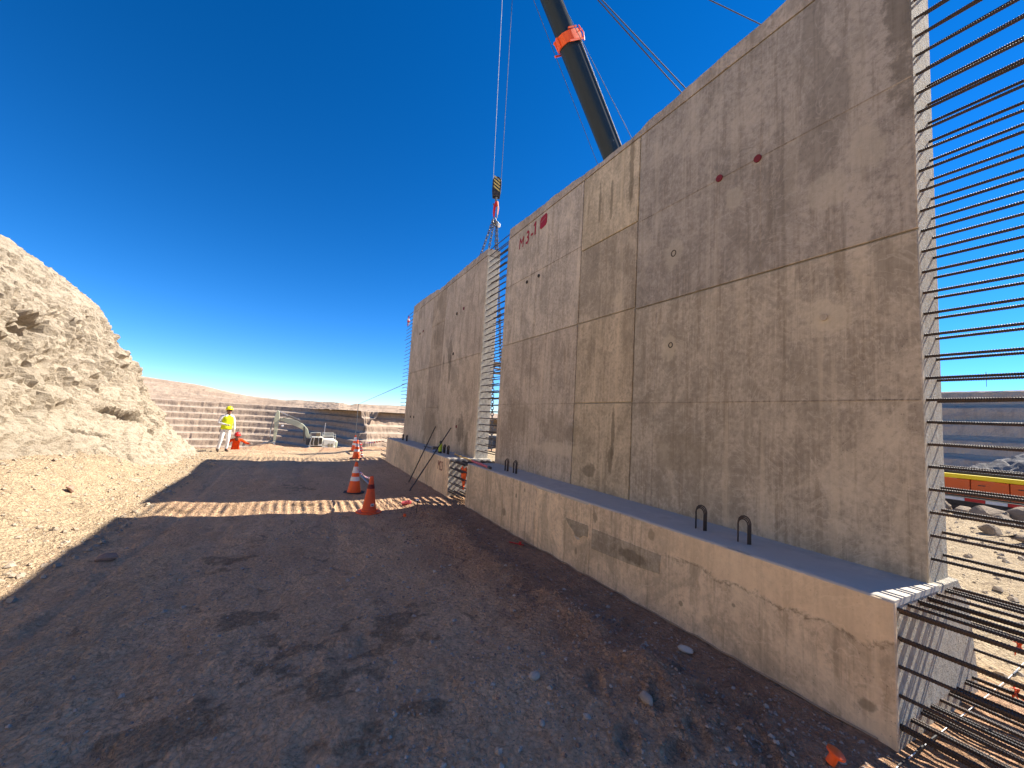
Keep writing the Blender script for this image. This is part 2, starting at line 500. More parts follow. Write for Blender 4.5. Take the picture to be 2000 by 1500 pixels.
c = t.mix(oi.outputs['Random'], (0.032, 0.030, 0.031), (0.070, 0.054, 0.044))
c = t.mix(t.ramp(n, .48, .68, 0, .7), c, (0.125, 0.070, 0.040))
t.bump(n, .2, .004); M['rebar'] = t.out(c, t.ramp(n, .3, .7, .5, .8), .25, .4)
M['black'] = mat_paint('black_plastic', (0.022, 0.022, 0.024), 0.5, 0, .3)
M['rubber'] = mat_paint('black_rubber', (0.03, 0.029, 0.028), 0.8, 0, .5)
M['orange'] = mat_paint('cone_orange', (1.0, 0.13, 0.018), 0.45, 0, .15)
M['orange_old'] = mat_paint('dusty_cone_orange', (0.92, 0.12, 0.03), 0.6, 0, .35, (0.34, 0.13, 0.08))
M['white_band'] = mat_paint('white_reflective', (0.80, 0.79, 0.78), 0.4, 0, .15)
M['red'] = mat_paint('red_plastic', (0.62, 0.02, 0.02), 0.5, 0, .15)
M['redpaint'] = mat_paint('red_marking_paint', (0.34, 0.012, 0.03), 0.7, 0, .1)
M['redfaint'] = mat_paint('faint_red_paint', (0.33, 0.14, 0.11), 0.8, 0, .5, (0.33, 0.27, 0.21))
M['plug'] = mat_paint('red_plug', (0.20, 0.018, 0.02), 0.6, 0, .3, (0.06, 0.03, 0.02))
M['dark'] = mat_paint('dark_hole', (0.035, 0.028, 0.022), 0.9, 0, .3)
M['boom'] = mat_paint('crane_boom_black', (0.010, 0.020, 0.030), 0.45, 0.0, .10, (0.04, 0.05, 0.055), 0.3, 2)
M['boomedge'] = mat_paint('crane_boom_edge', (0.5, 0.52, 0.54), 0.3, 0.3, .1)
M['crane_orange'] = mat_paint('crane_orange', (0.78, 0.10, 0.012), 0.4, 0, .12)
M['carrier_orange'] = mat_paint('carrier_orange', (0.62, 0.095, 0.012), 0.4, 0, .15)
M['yellow'] = mat_paint('bright_yellow', (0.80, 0.60, 0.01), 0.45, 0, .1)
M['stripe_yellow'] = mat_paint('stripe_yellow', (0.62, 0.46, 0.13), 0.5, 0, .2)
M['wire'] = mat_paint('steel_wire', (0.045, 0.05, 0.06), 0.7, 0.0, .2)
M['wire_light'] = mat_paint('bright_steel_wire', (0.20, 0.22, 0.26), 0.6, 0.0, .2)
M['exc'] = mat_paint('excavator_cream', (0.47, 0.48, 0.33), 0.5, 0, .3, (0.33, 0.27, 0.20), .4, 1.5)
M['excwhite'] = mat_paint('excavator_white', (0.72, 0.70, 0.58), 0.5, 0, .2, (0.4, 0.33, 0.25), .4, 1.5)
M['steel'] = mat_paint('worn_steel', (0.13, 0.125, 0.12), 0.45, 0.5, .4)
M['chrome'] = mat_paint('cylinder_rod', (0.55, 0.55, 0.55), 0.25, 0.8, .1)
M['glass'] = mat_paint('cab_glass', (0.012, 0.016, 0.02), 0.08, 0, .05, (0.1, 0.09, 0.08), 0.6)
M['grille'] = mat_paint('grille_brown', (0.17, 0.12, 0.07), 0.7, 0, .3)
M['white_cloth'] = mat_paint('white_cloth', (0.78, 0.77, 0.75), 0.9, 0, .18, (0.5, 0.43, 0.35), .1, 8)
M['vest'] = mat_paint('yellow_vest', (0.66, 0.74, 0.02), 0.8, 0, .1, (0.45, 0.5, 0.05), .1, 8)
M['helmet_y'] = mat_paint('yellow_helmet', (0.80, 0.76, 0.01), 0.35, 0, .05)
M['helmet_r'] = mat_paint('red_helmet', (0.62, 0.03, 0.02), 0.35, 0, .05)
M['overall'] = mat_paint('orange_overall', (0.80, 0.075, 0.012), 0.85, 0, .12, (0.5, 0.1, 0.03), .1, 8)
M['skin'] = mat_paint('skin', (0.24, 0.115, 0.07), 0.6, 0, .05)
M['scarf'] = mat_paint('dark_scarf', (0.03, 0.04, 0.035), 0.9, 0, .1)
M['boot'] = mat_paint('dark_boots', (0.055, 0.04, 0.03), 0.8, 0, .4)
M['glove'] = mat_paint('work_glove', (0.62, 0.56, 0.46), 0.9, 0, .2)
M['lime'] = mat_paint('lime_bottle', (0.45, 0.58, 0.03), 0.35, 0, .1)
M['blue'] = mat_paint('blue_rag', (0.30, 0.36, 0.48), 0.9, 0, .1)
M['lath'] = mat_paint('weathered_lath', (0.42, 0.31, 0.21), 0.8, 0, .4, (0.2, 0.14, 0.1))
M['wood_y'] = mat_paint('yellow_handle', (0.60, 0.38, 0.11), 0.6, 0, .2, (0.3, 0.2, 0.1))
M['pink_red'] = mat_paint('red_handle', (0.62, 0.10, 0.10), 0.5, 0, .15)
M['pvc'] = mat_paint('grey_pipe', (0.26, 0.26, 0.27), 0.5, 0, .2)
M['girder'] = mat_paint('brown_girder', (0.20, 0.145, 0.10), 0.7, 0.1, .4)
M['machine'] = mat_paint('dark_machine', (0.07, 0.075, 0.085), 0.6, 0.2, .3, (0.25, 0.2, 0.16), .4, 2)
M['stone'] = mat_rock('stone', (0.42, 0.34, 0.27), (0.55, 0.455, 0.36), (0.30, 0.24, 0.19), 6, 0.4, 0.01)
M['stone_red'] = mat_rock('reddish_stone', (0.34, 0.215, 0.155), (0.42, 0.28, 0.205), (0.21, 0.13, 0.095), 6, 0.4, 0.01)
M['boulder'] = mat_rock('boulder', (0.30, 0.235, 0.175), (0.42, 0.34, 0.255), (0.20, 0.15, 0.11), 2, 1.0, 0.06)
M['gravel'] = mat_rock('gravel_chips', (0.34, 0.25, 0.185), (0.56, 0.43, 0.33), (0.20, 0.145, 0.11), 8, 0.3, 0.01)
M['talus'] = mat_rock('talus_chips', (0.36, 0.29, 0.21), (0.47, 0.39, 0.29), (0.26, 0.20, 0.15), 4, 0.5, 0.01)
M['greygravel'] = mat_rock('grey_gravel', (0.17, 0.16, 0.15), (0.28, 0.265, 0.25), (0.11, 0.10, 0.095), 2, 1.0, 0.05)
M['cliff'] = mat_rock('cliff_rock', (0.48, 0.395, 0.285), (0.58, 0.485, 0.36), (0.27, 0.205, 0.14), 1.0, 1.0, 0.12, 0.4)
M['pit'] = mat_pit('pit_rock', (0.33, 0.24, 0.172), (0.43, 0.32, 0.232), (0.21, 0.15, 0.108))
M['pit2'] = mat_pit('quarry_rock', (0.44, 0.345, 0.275), (0.54, 0.43, 0.35), (0.33, 0.26, 0.215))
M['ground'] = mat_ground()

# ================================================================== TERRAIN
def road_base(X, Y):
    a = -0.15 * sstep(1.5, 9.5, Y) - 0.004 * np.maximum(Y - 10, 0)
    b = -0.062 * sstep(1.5, 9.0, Y) - 0.002 * np.maximum(Y - 10, 0)
    k = sstep(1.4, 3.1, X)
    return a * (1 - k) + b * k

def ground_z(X, Y, detail=True):
    z = road_base(X, Y)
    # plateau edge, ditch, soil bank, lower bench, pit
    edge = 21.8 + 45 * sstep(15, 24, X) + 0.25 * vnoise(X * .6, Y * 0, X * 0, 4)
    d = Y - edge
    z = z - 1.0 * sstep(0.0, 1.3, d)
    bank = np.exp(-((d - 5.6) / 1.7) ** 2) * (0.60 + 0.40 * fbm(X * .35, Y * .1, None, 3, 9) + 0.10 * np.exp(-((X + 2.0) / 1.6) ** 2))
    z = z + bank * sstep(19, 15, X)
    z = z - 2.7 * sstep(8, 16, d)
    z = z - 75 * sstep(38, 110, d)
    # terrain right of the rock row drops to the crane pad
    z = z - 0.95 * sstep(17.2, 19.0, X) * sstep(40, 25, X)
    z = z - 8.0 * sstep(23, 38, X) * np.maximum(sstep(26, 15, Y), sstep(44, 54, X))
    if detail:
        near = np.exp(-np.maximum(Y - 24, 0) / 8) * np.exp(-np.maximum(np.abs(X) - 20, 0) / 10)
        z = z + near * (0.030 * fbm(X * .7, Y * .5, None, 4, 1) + 0.018 * fbm(X * 2.6, Y * 1.8, None, 4, 2) + 0.015 * fbm(X * 9, Y * 6, None, 3, 3))
        # tyre ruts on the road and the graded edge along its left side
        lx = X + 1.62 + 0.05 * np.sin(Y * .55)
        z = z + near * (-0.012 * np.exp(-(lx / .04) ** 2) + 0.012 * np.exp(-((lx + .28) / .22) ** 2) * (1 + fbm(X * 4, Y * 3, None, 3, 8)))
        for xc in (-.9, 0.55):
            z = z - 0.016 * np.exp(-((X - xc - .12 * np.sin(Y * .3)) / .22) ** 2) * (1 + .6 * np.sin(Y * 18 + 3 * X)) * near
        # talus below the cliff
        tal = sstep(-2.2, -4.5, X) * sstep(17.5, 12.5, Y)
        z = z + tal * 0.72 * (0.3 + .7 * sstep(-2.4, -4, X))
        tl = sstep(-1.8, -2.6, X) * sstep(-8, -5, X)
        z = z + near * tl * (0.05 * fbm(X * 3, Y * 3, None, 4, 12) + 0.05 * np.maximum(ridged(X * 5, Y * 5, None, 3, 13) - .72, 0) * 3)
        # windrow of loose soil along the footing
        xc = 2.52 + .10 * np.sin(Y * 1.1) + .1 * vnoise(Y * .9, Y * 0, Y * 0, 5)
        wr = np.exp(-((X - xc) / (.30 + .06 * np.sin(Y * 2))) ** 2) * sstep(1.2, 2.6, Y) * sstep(9.8, 7.0, Y)
        z = z + wr * (0.10 + .09 * fbm(X * 3.5, Y * 3.0, None, 4, 6) + 0.03 * ridged(X * 7, Y * 7, None, 3, 14))
        side = sstep(2.0, 2.8, X) * sstep(3.6, 3.3, X) * sstep(0.2, .8, Y)
        z = z + side * (0.014 * fbm(X * 7, Y * 7, None, 4, 7))
        z = z + sstep(3.05, 3.38, X) * sstep(3.9, 3.5, X) * sstep(1.0, 1.3, Y) * np.maximum(.004 + .012 * fbm(Y * 1.3, X * 0, None, 4, 19) + .010 * fbm(Y * 6, X * 5, None, 3, 20), 0)
        # bootprints in the loose soil
        for (fx, fy, a) in FOOT:
            ca, sa = math.cos(a), math.sin(a)
            uu = (X - fx) * ca + (Y - fy) * sa; vv = -(X - fx) * sa + (Y - fy) * ca
            r = np.sqrt((uu / .135) ** 2 + (vv / .06) ** 2)
            z = z - 0.028 * sstep(1.1, .7, r) + 0.014 * np.exp(-((r - 1.35) / .25) ** 2)
        # churned rough patches
        for (dx, dy, rr) in DAMP:
            q = np.sqrt(((X - dx) / rr) ** 2 + ((Y - dy) / (rr * .8)) ** 2)
            z = z + near * sstep(1.2, .5, q) * (0.028 * ridged(X * 4, Y * 5, None, 4, 21) - .024)
        # rough ground on the far side of the wall
        rr = sstep(5.2, 8, X) * near
        z = z + rr * (0.10 * fbm(X * .9, Y * .9, None, 4, 15) + 0.04 * ridged(X * 2, Y * 2, None, 3, 16))
        z = z + near * sstep(1.0, 3.5, d) * 0.16 * fbm(X * 1.3, Y * 1.3, None, 4, 18)
    return z

FOOT = [(2.34, 1.75, .9), (2.66, 1.93, .7), (2.36, 2.05, .8), (2.14, 1.72, .4), (1.93, 1.90, .9), (2.86, 1.72, .6), (2.62, 1.52, .9), (3.10, 1.95, .8),
        (2.75, 2.25, .9), (2.95, 2.9, 1.2), (3.0, 3.6, 1.3), (2.1, 2.4, 1.0), (2.9, 4.6, 1.3), (2.45, 1.36, .5)]
DAMP = [(-0.50, 6.05, .42), (0.25, 3.70, .55), (0.05, 3.45, .55), (1.05, 3.90, .33), (0.50, 3.08, .42), (-0.50, 3.05, .45), (0.78, 3.52, .35), (.35, 2.55, .35), (0.9, 2.75, .25), (-.2, 4.4, .3), (-.8, 6.4, .2), (.35, 9.6, .35), (-1.6, 9.4, .3), (.1, 11.5, .5), (-.6, 10.9, .35)]

def seq(*parts):
    out = []
    for a, b, s0, s1 in parts:
        x = a; s = s0
        n = max(2, int(2 * abs(b - a) / (s0 + s1)))
        tt = np.linspace(0, 1, n, endpoint=False)
        if abs(s1 - s0) < 1e-6: xs = a + (b - a) * tt
        else:
            q = s1 / s0
            xs = a + (b - a) * (q ** tt - 1) / (q - 1)
        out.append(xs)
    out.append(np.array([parts[-1][1]]))
    return np.concatenate(out)

gx = seq((-1500, -60, 300, 10), (-60, -8, 10, .5), (-8, -3.2, .3, .05), (-3.2, 3.5, .036, .036), (3.5, 5.5, .036, .06), (5.5, 22, .12, .15), (22, 60, .2, 8), (60, 1500, 8, 300))
gy = seq((-1500, -30, 300, 8), (-30, .4, 6, .1), (.4, 4, .03, .036), (4, 11, .036, .055), (11, 24, .055, .09), (24, 36, .12, .3), (36, 140, .5, 4), (140, 1500, 8, 400))
GX, GY = np.meshgrid(gx, gy)
GZ = ground_z(GX, GY)
me = np_mesh('ground', np.stack([GX.ravel(), GY.ravel(), GZ.ravel()], 1), grid_faces(len(gy), len(gx)))
soil = sstep(1.6, 2.6, GX + .5 * fbm(GX * 1.2, GY * 1.2, None, 4, 31)) * sstep(13, 8, GY) * sstep(6, 4.8, GX)
soil = np.maximum(soil * .95, sstep(.6, 2.5, GY - (21.8 + 45 * sstep(15, 24, GX))) * sstep(40, 20, GY) * .8)
damp = np.zeros_like(GX)
wob = fbm(GX * 3.2, GY * 4.6, None, 6, 33, .72)
for (dx, dy, rr) in DAMP:
    q = np.sqrt(((GX - dx) / rr) ** 2 + ((GY - dy) / (rr * .8)) ** 2) + wob * 2.6
    damp = np.maximum(damp, sstep(1.0, .0, q))
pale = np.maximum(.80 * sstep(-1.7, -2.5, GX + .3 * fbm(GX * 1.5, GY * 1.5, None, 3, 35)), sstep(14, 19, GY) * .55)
lx_ = GX + 1.62 + 0.05 * np.sin(GY * .55)
pale = np.maximum(pale, .45 * sstep(.02, .10, lx_) * sstep(.75, .35, lx_) * sstep(8.0, 6.0, GY) * np.clip(.7 + fbm(GX * 4, GY * 2, None, 4, 37), 0, 1))
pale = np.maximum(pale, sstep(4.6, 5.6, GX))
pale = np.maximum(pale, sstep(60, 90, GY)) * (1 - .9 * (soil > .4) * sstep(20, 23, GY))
add_attr(me, 'soil', soil); add_attr(me, 'damp', damp); add_attr(me, 'pale', pale)
tag(link_mesh('ground', me, M['ground']), 'packed brown dirt haul road and site floor', kind='structure')

def gz(x, y):
    return float(ground_z(np.array([float(x)]), np.array([float(y)]))[0])

# ---- rock cliff on the left
def cliff_base(X, Y):
    x = -X
    p1x = [1.0, 2.4, 4.3, 5.0, 5.7, 6.3, 6.9, 7.6, 8.8, 12, 20]; p1z = [-.6, -.32, .42, 1.15, 2.5, 3.85, 5.3, 6.3, 7.2, 8.3, 10]
    p2x = [1.0, 3.1, 3.8, 5.0, 6.0, 7.0, 9.0, 12, 20]; p2z = [-2.0, -.22, .72, 2.32, 4.45, 5.62, 6.75, 7.8, 10]
    k = sstep(12.5, 17.5, Y)
    z = np.interp(x, p1x, p1z) * (1 - k) + np.interp(x, p2x, p2z) * k
    back = np.maximum(Y - 19.6, 0)
    return z - 1.3 * back - .35 * back ** 2
cx = seq((-20, -9.5, .6, .08), (-9.5, -1.6, .038, .042))
cy = seq((-6, 5, .6, .08), (5, 22.5, .06, .05), (22.5, 26, .12, .3))
CX, CY = np.meshgrid(cx, cy)
CZ = cliff_base(CX, CY)
e = .05
nx = -(cliff_base(CX + e, CY) - cliff_base(CX - e, CY)) / (2 * e); ny = -(cliff_base(CX, CY + e) - cliff_base(CX, CY - e)) / (2 * e); nz = np.ones_like(nx)
nl = np.sqrt(nx * nx + ny * ny + 1); nx, ny, nz = nx / nl, ny / nl, nz / nl
# rock coordinates tilted so that the layers dip along the face
sx, sy, sz = CX, CY * .96 + CZ * .28, CZ * .96 - CY * .28
steep = sstep(.35, .75, 1 - nz)
amp = .25 + .75 * steep
disp = .26 * fbm(sx * .55, sy * .4, sz * .7, 4, 41)
disp += amp * .16 * (ridged(sx * 1.1, sy * .7, sz * 1.9, 4, 42) - .7)
w1 = fbm(sx * 1.5, sy * 1.5, sz * 1.5, 3, 43)
f1, f2, cv = voro(sx * 1.3 + w1 * .5, sy * .7 + w1 * .5, sz * 2.4 + w1 * .4, 44)
disp += amp * (.26 * (cv - .5) - .26 * sstep(.10, 0, f2 - f1))
f1, f2, cv = voro(sx * 3.4 + w1, sy * 2.2 + w1, sz * 5.0, 45)
disp += amp * (.17 * (cv - .5) - .13 * sstep(.13, 0, f2 - f1))
disp += amp * .12 * (ridged(sx * 4, sy * 3, sz * 6.5, 4, 46) - .6) + .045 * fbm(sx * 11, sy * 9, sz * 14, 3, 47)
ff1, ff2, cv = voro(sx * 8, sy * 6, sz * 11, 48)
disp += amp * .065 * (cv - .5)
# hollows under overhangs: the upper lip is pushed out, the pocket below it in
CAVES = [(14.55, 3.55, .48, .16, .62), (14.05, 3.30, .30, .10, .35), (13.3, 3.05, .5, .06, .3), (16.0, 1.30, .75, .085, .50), (16.6, 1.22, .35, .12, .42), (18.55, 1.75, .26, .30, .60),
         (18.25, 1.25, .20, .30, .5), (16.4, 2.6, .16, .16, .30), (17.4, 4.2, .12, .22, .25), (18.6, 5.4, .12, .35, .3), (17.2, .82, .24, .12, .3), (15.1, 2.25, .5, .04, .22), (14.2, .9, .6, .035, .16)]
for (ay, az, ry, rz, dep) in CAVES:
    vz = (CZ - az + .22 * (CY - ay)) / rz + .8 * fbm(CX * 3, CY * 3, CZ * 3, 3, 60)
    ey = (CY - ay) / ry + .5 * fbm(CX * 4 + 9, CY * 4, CZ * 4, 3, 61)
    q = np.sqrt(ey ** 2 + vz ** 2)
    disp -= dep * sstep(1.05, .5, q)
    disp += .35 * dep * np.exp(-((vz - 1.5) / .45) ** 2) * sstep(1.4, .5, np.abs(ey))
V = np.stack([(CX + nx * disp).ravel(), (CY + ny * disp).ravel(), (CZ + nz * disp).ravel()], 1)
tag(link_mesh('cliff', np_mesh('cliff', V, grid_faces(len(cy), len(cx)), smooth=False), M['cliff']), 'sunlit pale tan rock cliff on the left', kind='structure')

# ---- benched pit walls
def path_sample(pts, step):
    P = np.array(pts, float); out = []
    n = len(P)
    for i in range(n - 1):
        p0, p1, p2, p3 = P[max(i - 1, 0)], P[i], P[i + 1], P[min(i + 2, n - 1)]
        m = max(2, int(np.linalg.norm(p2 - p1) / step))
        for k in range(m):
            u = k / m
            out.append(.5 * ((2 * p1) + (p2 - p0) * u + (2 * p0 - 5 * p1 + 4 * p2 - p3) * u * u + (-p0 + 3 * p1 - 3 * p2 + p3) * u ** 3))
    out.append(P[-1])
    return np.array(out)

def pit_wall(name, pts, step, z0, nb, bh, bench, mat, terrace, jit, seed, label):
    S = path_sample(pts, step)
    T = np.gradient(S, axis=0)
    for _ in range(14):
        T[1:-1] = (T[:-2] + T[1:-1] * 2 + T[2:]) / 4
    Nn = np.stack([-T[:, 1], T[:, 0]], 1); Nn /= np.linalg.norm(Nn, axis=1)[:, None]
    lv = []; o = 0.0; z = z0
    sp = bh * .20
    for k in range(nb):
        lv += [(o, z, 1, .3), (o + sp * .8, z + sp * .55, 1, .6), (o + sp * 1.4, z + sp, .6, .8)]
        o += sp * 1.4; z += sp
        fh = bh - sp; w_ = fh * .30
        lv += [(o + w_ * .3, z + fh * .3, 0, 1), (o + w_ * .6, z + fh * .62, 0, 1), (o + w_, z + fh * .90, 0, .7), (o + w_ * 1.5, z + fh, .9, .4)]
        o += w_ * 1.5; z += fh
        lv.append((o + bench, z + .15, 1, .2)); o += bench
    lv.append((o + terrace * .5, z + .3, .8, .2)); lv.append((o + terrace, z + .2, .8, .2))
    s = np.cumsum(np.r_[0, np.linalg.norm(np.diff(S, axis=0), axis=1)])
    low = jit * fbm(s * .018, s * 0, None, 3, seed + 1)
    rows = []; spill = []
    for k, (off, zz, spl, jj) in enumerate(lv):
        bi = np.full_like(s, float(k // 8))
        gul = ridged(s * .17, bi * 3.1, None, 4, seed + 2) - .7
        j = low * (1 + .35 * fbm(s * .03, bi * 5.7, None, 3, seed + 4)) + jj * jit * .42 * gul + jj * .35 * fbm(s * .6, s * 0 + k, None, 2, seed + 5)
        zj = .45 * fbm(s * .03, bi * 2.3, None, 3, seed + 3) + .10 * fbm(s * .5, bi, None, 2, seed + 6)
        pnt = S + Nn * (off + j)[:, None]
        rows.append(np.stack([pnt[:, 0], pnt[:, 1], zz + zj], 1)); spill.append(np.clip(spl * (1 + .7 * fbm(s * .12, bi * 1.7, None, 3, seed + 7)), 0, 1))
    A = np.array(rows)
    me = np_mesh(name, A.reshape(-1, 3), grid_faces(A.shape[0], A.shape[1]), smooth=False)
    add_attr(me, 'spill', np.array(spill))
    return tag(link_mesh(name, me, mat), label, kind='structure')

pit_wall('pit_wall', [(-560, 190), (-400, 385), (-250, 500), (-130, 540), (-50, 548), (-8, 522), (14, 455), (31, 398), (66, 381), (118, 403), (190, 420), (300, 400), (460, 330)],
         1.7, -54, 8, 7.0, 2.2, M['pit'], 70, 5.0, 5, 'terraced brown walls of the open pit across the void')
# hills that rise behind the pit crest
haz = np.radians(np.arange(-46, 66, .09)); deg = np.degrees(haz)
h0 = np.interp(deg, [-46, -3, 1, 5, 9, 66], [640, 640, 590, 480, 475, 520])
hel = np.interp(deg, [-46, -20, -14.4, -11, -9, -7.2, -6.5, -4.2, -1, 0.2, 3, 5.6, 6.4, 7.2, 8.5, 13.3, 25, 66], [3.4, 2.6, 2.25, 2.0, 1.75, 1.35, 1.2, .93, .80, .95, .90, .93, .72, .95, .98, 1.02, .8, .8])
hd = h0 + 130
hr = 1.85 + np.tan(np.radians(hel)) * hd + .9 * fbm(deg * .7, deg * 0, None, 5, 77)
rows = []; spill = []
for k, u_ in enumerate(np.linspace(0, 1, 44)):
    st = u_ + .024 * np.sin(u_ * 2 * np.pi * 6 + .6 * fbm(deg * .2, deg * 0, None, 3, 82))
    r = h0 + 130 * u_ + 3 * fbm(deg * .5, deg * 0 + u_ * 9, None, 4, 79)
    z = 1.6 + (hr - 1.6) * st + .9 * fbm(deg * 1.9, deg * 0 + u_ * 10, None, 5, 80) * min(1, 3 * (1.05 - u_))
    rows.append(np.stack([r * np.sin(haz), r * np.cos(haz), z], 1)); spill.append(np.clip(.18 + .9 * fbm(deg * .35, deg * 0 + u_ * 22, None, 5, 81), 0, 1))
for dr, dz in ((160, -.5), (300, -2), (700, -8)):
    rows.append(np.stack([(h0 + dr) * np.sin(haz), (h0 + dr) * np.cos(haz), hr + dz], 1)); spill.append(np.full_like(deg, .5))
A = np.array(rows); me = np_mesh('distant_hills', A.reshape(-1, 3), grid_faces(A.shape[0], A.shape[1]), smooth=False); add_attr(me, 'spill', np.array(spill))
tag(link_mesh('distant_hills', me, M['pit']), 'pale brown hills above the far rim of the pit', kind='structure')
pit_wall('quarry_face', [(180, 140), (172, 60), (168, 0), (170, -80), (185, -170)], 1.5, -12, 6, 5.45, 1.0, M['pit2'], 14, 1.6, 15, 'dark shaded benched quarry face to the right')

# ================================================================== CONCRETE WALL PANELS
def ribbed_bar(L, r=.0105, pitch=.0125, rib=.0022, n=8):
    """along -Y from the origin"""
    mb = MB(); pts = []; rs = []
    k = int(L / pitch)
    for i in range(k):
        y = -i * pitch
        pts += [(0, y, 0), (0, y - pitch * .62, 0), (0, y - pitch * .72, 0), (0, y - pitch * .9, 0)]
        rs += [r, r, r + rib, r + rib]
    pts.append((0, -L, 0)); rs.append(r)
    mb.tube(pts, rs, n)
    return mb.mesh('rebar', angle=60, fix=False)

def plain_bar(L, r=.010, n=6):
    return MB().tube([(0, 0, 0), (0, -L, 0)], r, n).mesh('rebar', fix=False)

def rough_slab(y0, y1, z0, z1, x0, x1):
    return MB().box((x0, y0, z0), (x1, y1, z1), .006)

def wall_panel(prm):
    Y0, Y1 = prm['Y0'], prm['Y1']
    root = empty('retaining_wall_panel', (3.9, (Y0 + Y1) / 2, prm['zg']))
    tag(root, prm['label'], 'concrete wall panel', 'precast wall panels standing in line')
    inv = Matrix.Translation(-root.location)
    def put(o):
        o.parent = root; o.matrix_parent_inverse = inv
        return o
    XF, XB = 4.08, 4.455
    zt0 = prm['ztoe']
    ztop = prm['ztop']            # underside of the top strip
    # core
    put(MB().box((XF + .024, Y0, .30), (XB, Y1, ztop), .004).build('stem', M['conc_end']))
    # facing slabs separated by recessed formwork joints
    slabs = []
    for (ya, yb, zs) in prm['cols']:
        for i in range(len(zs) - 1):
            slabs.append((ya, yb, zs[i], zs[i + 1]))
    for (ya, yb, za, zb, *_) in slabs:
        g = prm['gap']
        a = ya + (g if ya > Y0 + .01 else -.003); b = yb - (g if yb < Y1 - .01 else -.003)
        o = put(MB().box((XF + rnd.uniform(-.003, .003), a, za + g), (XF + .04, b, zb - g * .6), .006).build('concrete_slab', prm['mat']))
        tint = prm['tint'](ya, za)
        o.color = (*tint, 1)
    # rough cast strip along the top
    ys = np.arange(Y0, Y1 + .001, .045); n = len(ys)
    tz = np.interp(ys, prm['topy'], prm['topz']) + .035 * fbm(ys * 1.7, ys * 0, None, 4, prm['seed']) + .018 * fbm(ys * 8, ys * 0, None, 3, prm['seed'] + 1)
    prof = []
    for frac, x in ((0, XF - .001), (.35, XF + .001), (.7, XF + .003), (1, XF + .008), (1, XF + .10), (1, XF + .25), (1, XB - .01), (0, XB + .002)):
        jx = .006 * fbm(ys * 6, ys * 0 + frac * 7, None, 3, 90)
        zz = ztop + .012 + (tz - ztop - .012) * frac + (0.02 * fbm(ys * 5, ys * 0 + x * 30, None, 3, 91) if XF + .05 < x < XB - .02 else 0)
        prof.append(np.stack([x + jx, ys, zz], 1))
    A = np.array(prof)
    F = list(map(tuple, grid_faces(len(prof), n)))
    F.append(tuple(k * n for k in range(len(prof)))); F.append(tuple(k * n + n - 1 for k in reversed(range(len(prof)))))
    F += [(i, i + 1, (len(prof) - 1) * n + i + 1, (len(prof) - 1) * n + i) for i in range(n - 1)]
    mb = MB(); mb.add(A.reshape(-1, 3).tolist(), F)
    put(mb.build('top_strip', prm['mat'], angle=50))
    # footing: core, face slabs, flat top
    f0, f1 = prm['F0'], prm['F1']
    put(MB().prism([(3.405, -.35), (3.405, zt0 - .006), (4.48, zt0 - .006), (4.70, zt0 - .22), (4.82, .16), (4.83, -.35)], f0, f1, 'Y', .006).build('footing', M['conc_end']))
    yy = np.linspace(f0 - .002, f1 + .002, 260); z_ = np.zeros_like(yy)
    ch = np.maximum(fbm(yy * 2.3, z_, None, 5, prm['seed'] + 60, .7) - .12, 0) * .07 + np.maximum(fbm(yy * 9, z_, None, 3, prm['seed'] + 61) - .35, 0) * .06 + .004
    wv = .004 * fbm(yy * 1.1, z_, None, 3, prm['seed'] + 62)
    prof = [(3.392 + .3 * ch, zt0 - .035 - ch), (3.3915 + .2 * ch, zt0 - .012 - ch * .8), (3.394 + ch, zt0 - .002 - ch * .25 + wv), (3.42 + ch, zt0 + wv), (3.6 + z_, zt0 + wv * .5), (XF + .02 + z_, zt0 + z_), (XF + .02 + z_, zt0 - .035 + z_)]
    A = np.array([np.stack([a_ + z_, yy, b_ + z_], 1) for a_, b_ in prof]); n = len(yy)
    mb = MB(); mb.add(A.reshape(-1, 3).tolist(), list(map(tuple, grid_faces(len(prof), n))) + [tuple(k * n for k in range(len(prof))), tuple(k * n + n - 1 for k in reversed(range(len(prof))))])
    put(mb.build('footing_top', M['conc_top'], angle=60))
    seams = [f0 - .004] + list(prm['seams']) + [f1 + .004]
    for i in range(len(seams) - 1):
        a = seams[i] + (.004 if i else 0); b = seams[i + 1] - (.004 if i < len(seams) - 2 else 0)
        put(MB().box((3.39 + (0, .0035, -.002)[i % 3], a, -.35), (3.42, b, zt0 - .012), .007).build('footing_slab', M['conc_toe']))
    for s in prm['seams']:
        put(MB().box((3.386, s - .005, -.35), (3.40, s + .006, zt0 - .02), .003).build('seam_ridge', M['conc_toe']))
    # lifting loops of bent strand on the footing top
    for (lx, ly) in prm['loops']:
        mb = MB()
        for k in (-1, 0, 1):
            w = .052 + .006 * k; hh = .225 + .012 * k; ox = k * .011
            pts = [(lx + ox, ly - w, zt0 - .05)] + [(lx + ox + .006 * math.sin(a * 2), ly - w * math.cos(a) * (1 + .12 * math.sin(a)), zt0 + hh * (.62 + .38 * math.sin(a))) for a in np.linspace(0, math.pi, 9)] + [(lx + ox, ly + w, zt0 - .05)]
            mb.tube(pts, .0065, 6)
        put(mb.build('lifting_loop', M['rebar']))
    # starter bars
    def bars(mesh, pts, y, flip):
        for (x, z) in pts:
            o = bpy.data.objects.new('rebar', mesh)
            COL.objects.link(o)
            o.location = (x, y, z)
            o.rotation_euler = (rnd.gauss(0, .010), rnd.uniform(0, 6.28), (math.pi if flip else 0) + rnd.gauss(0, .010))
            put(o)
    zs = [.875 + .163 + .1643 * k for k in range(prm['nbar'])]
    stem_pts = [(x, z + dz) for z in zs for x, dz in ((4.155, 0), (4.375, .004))]
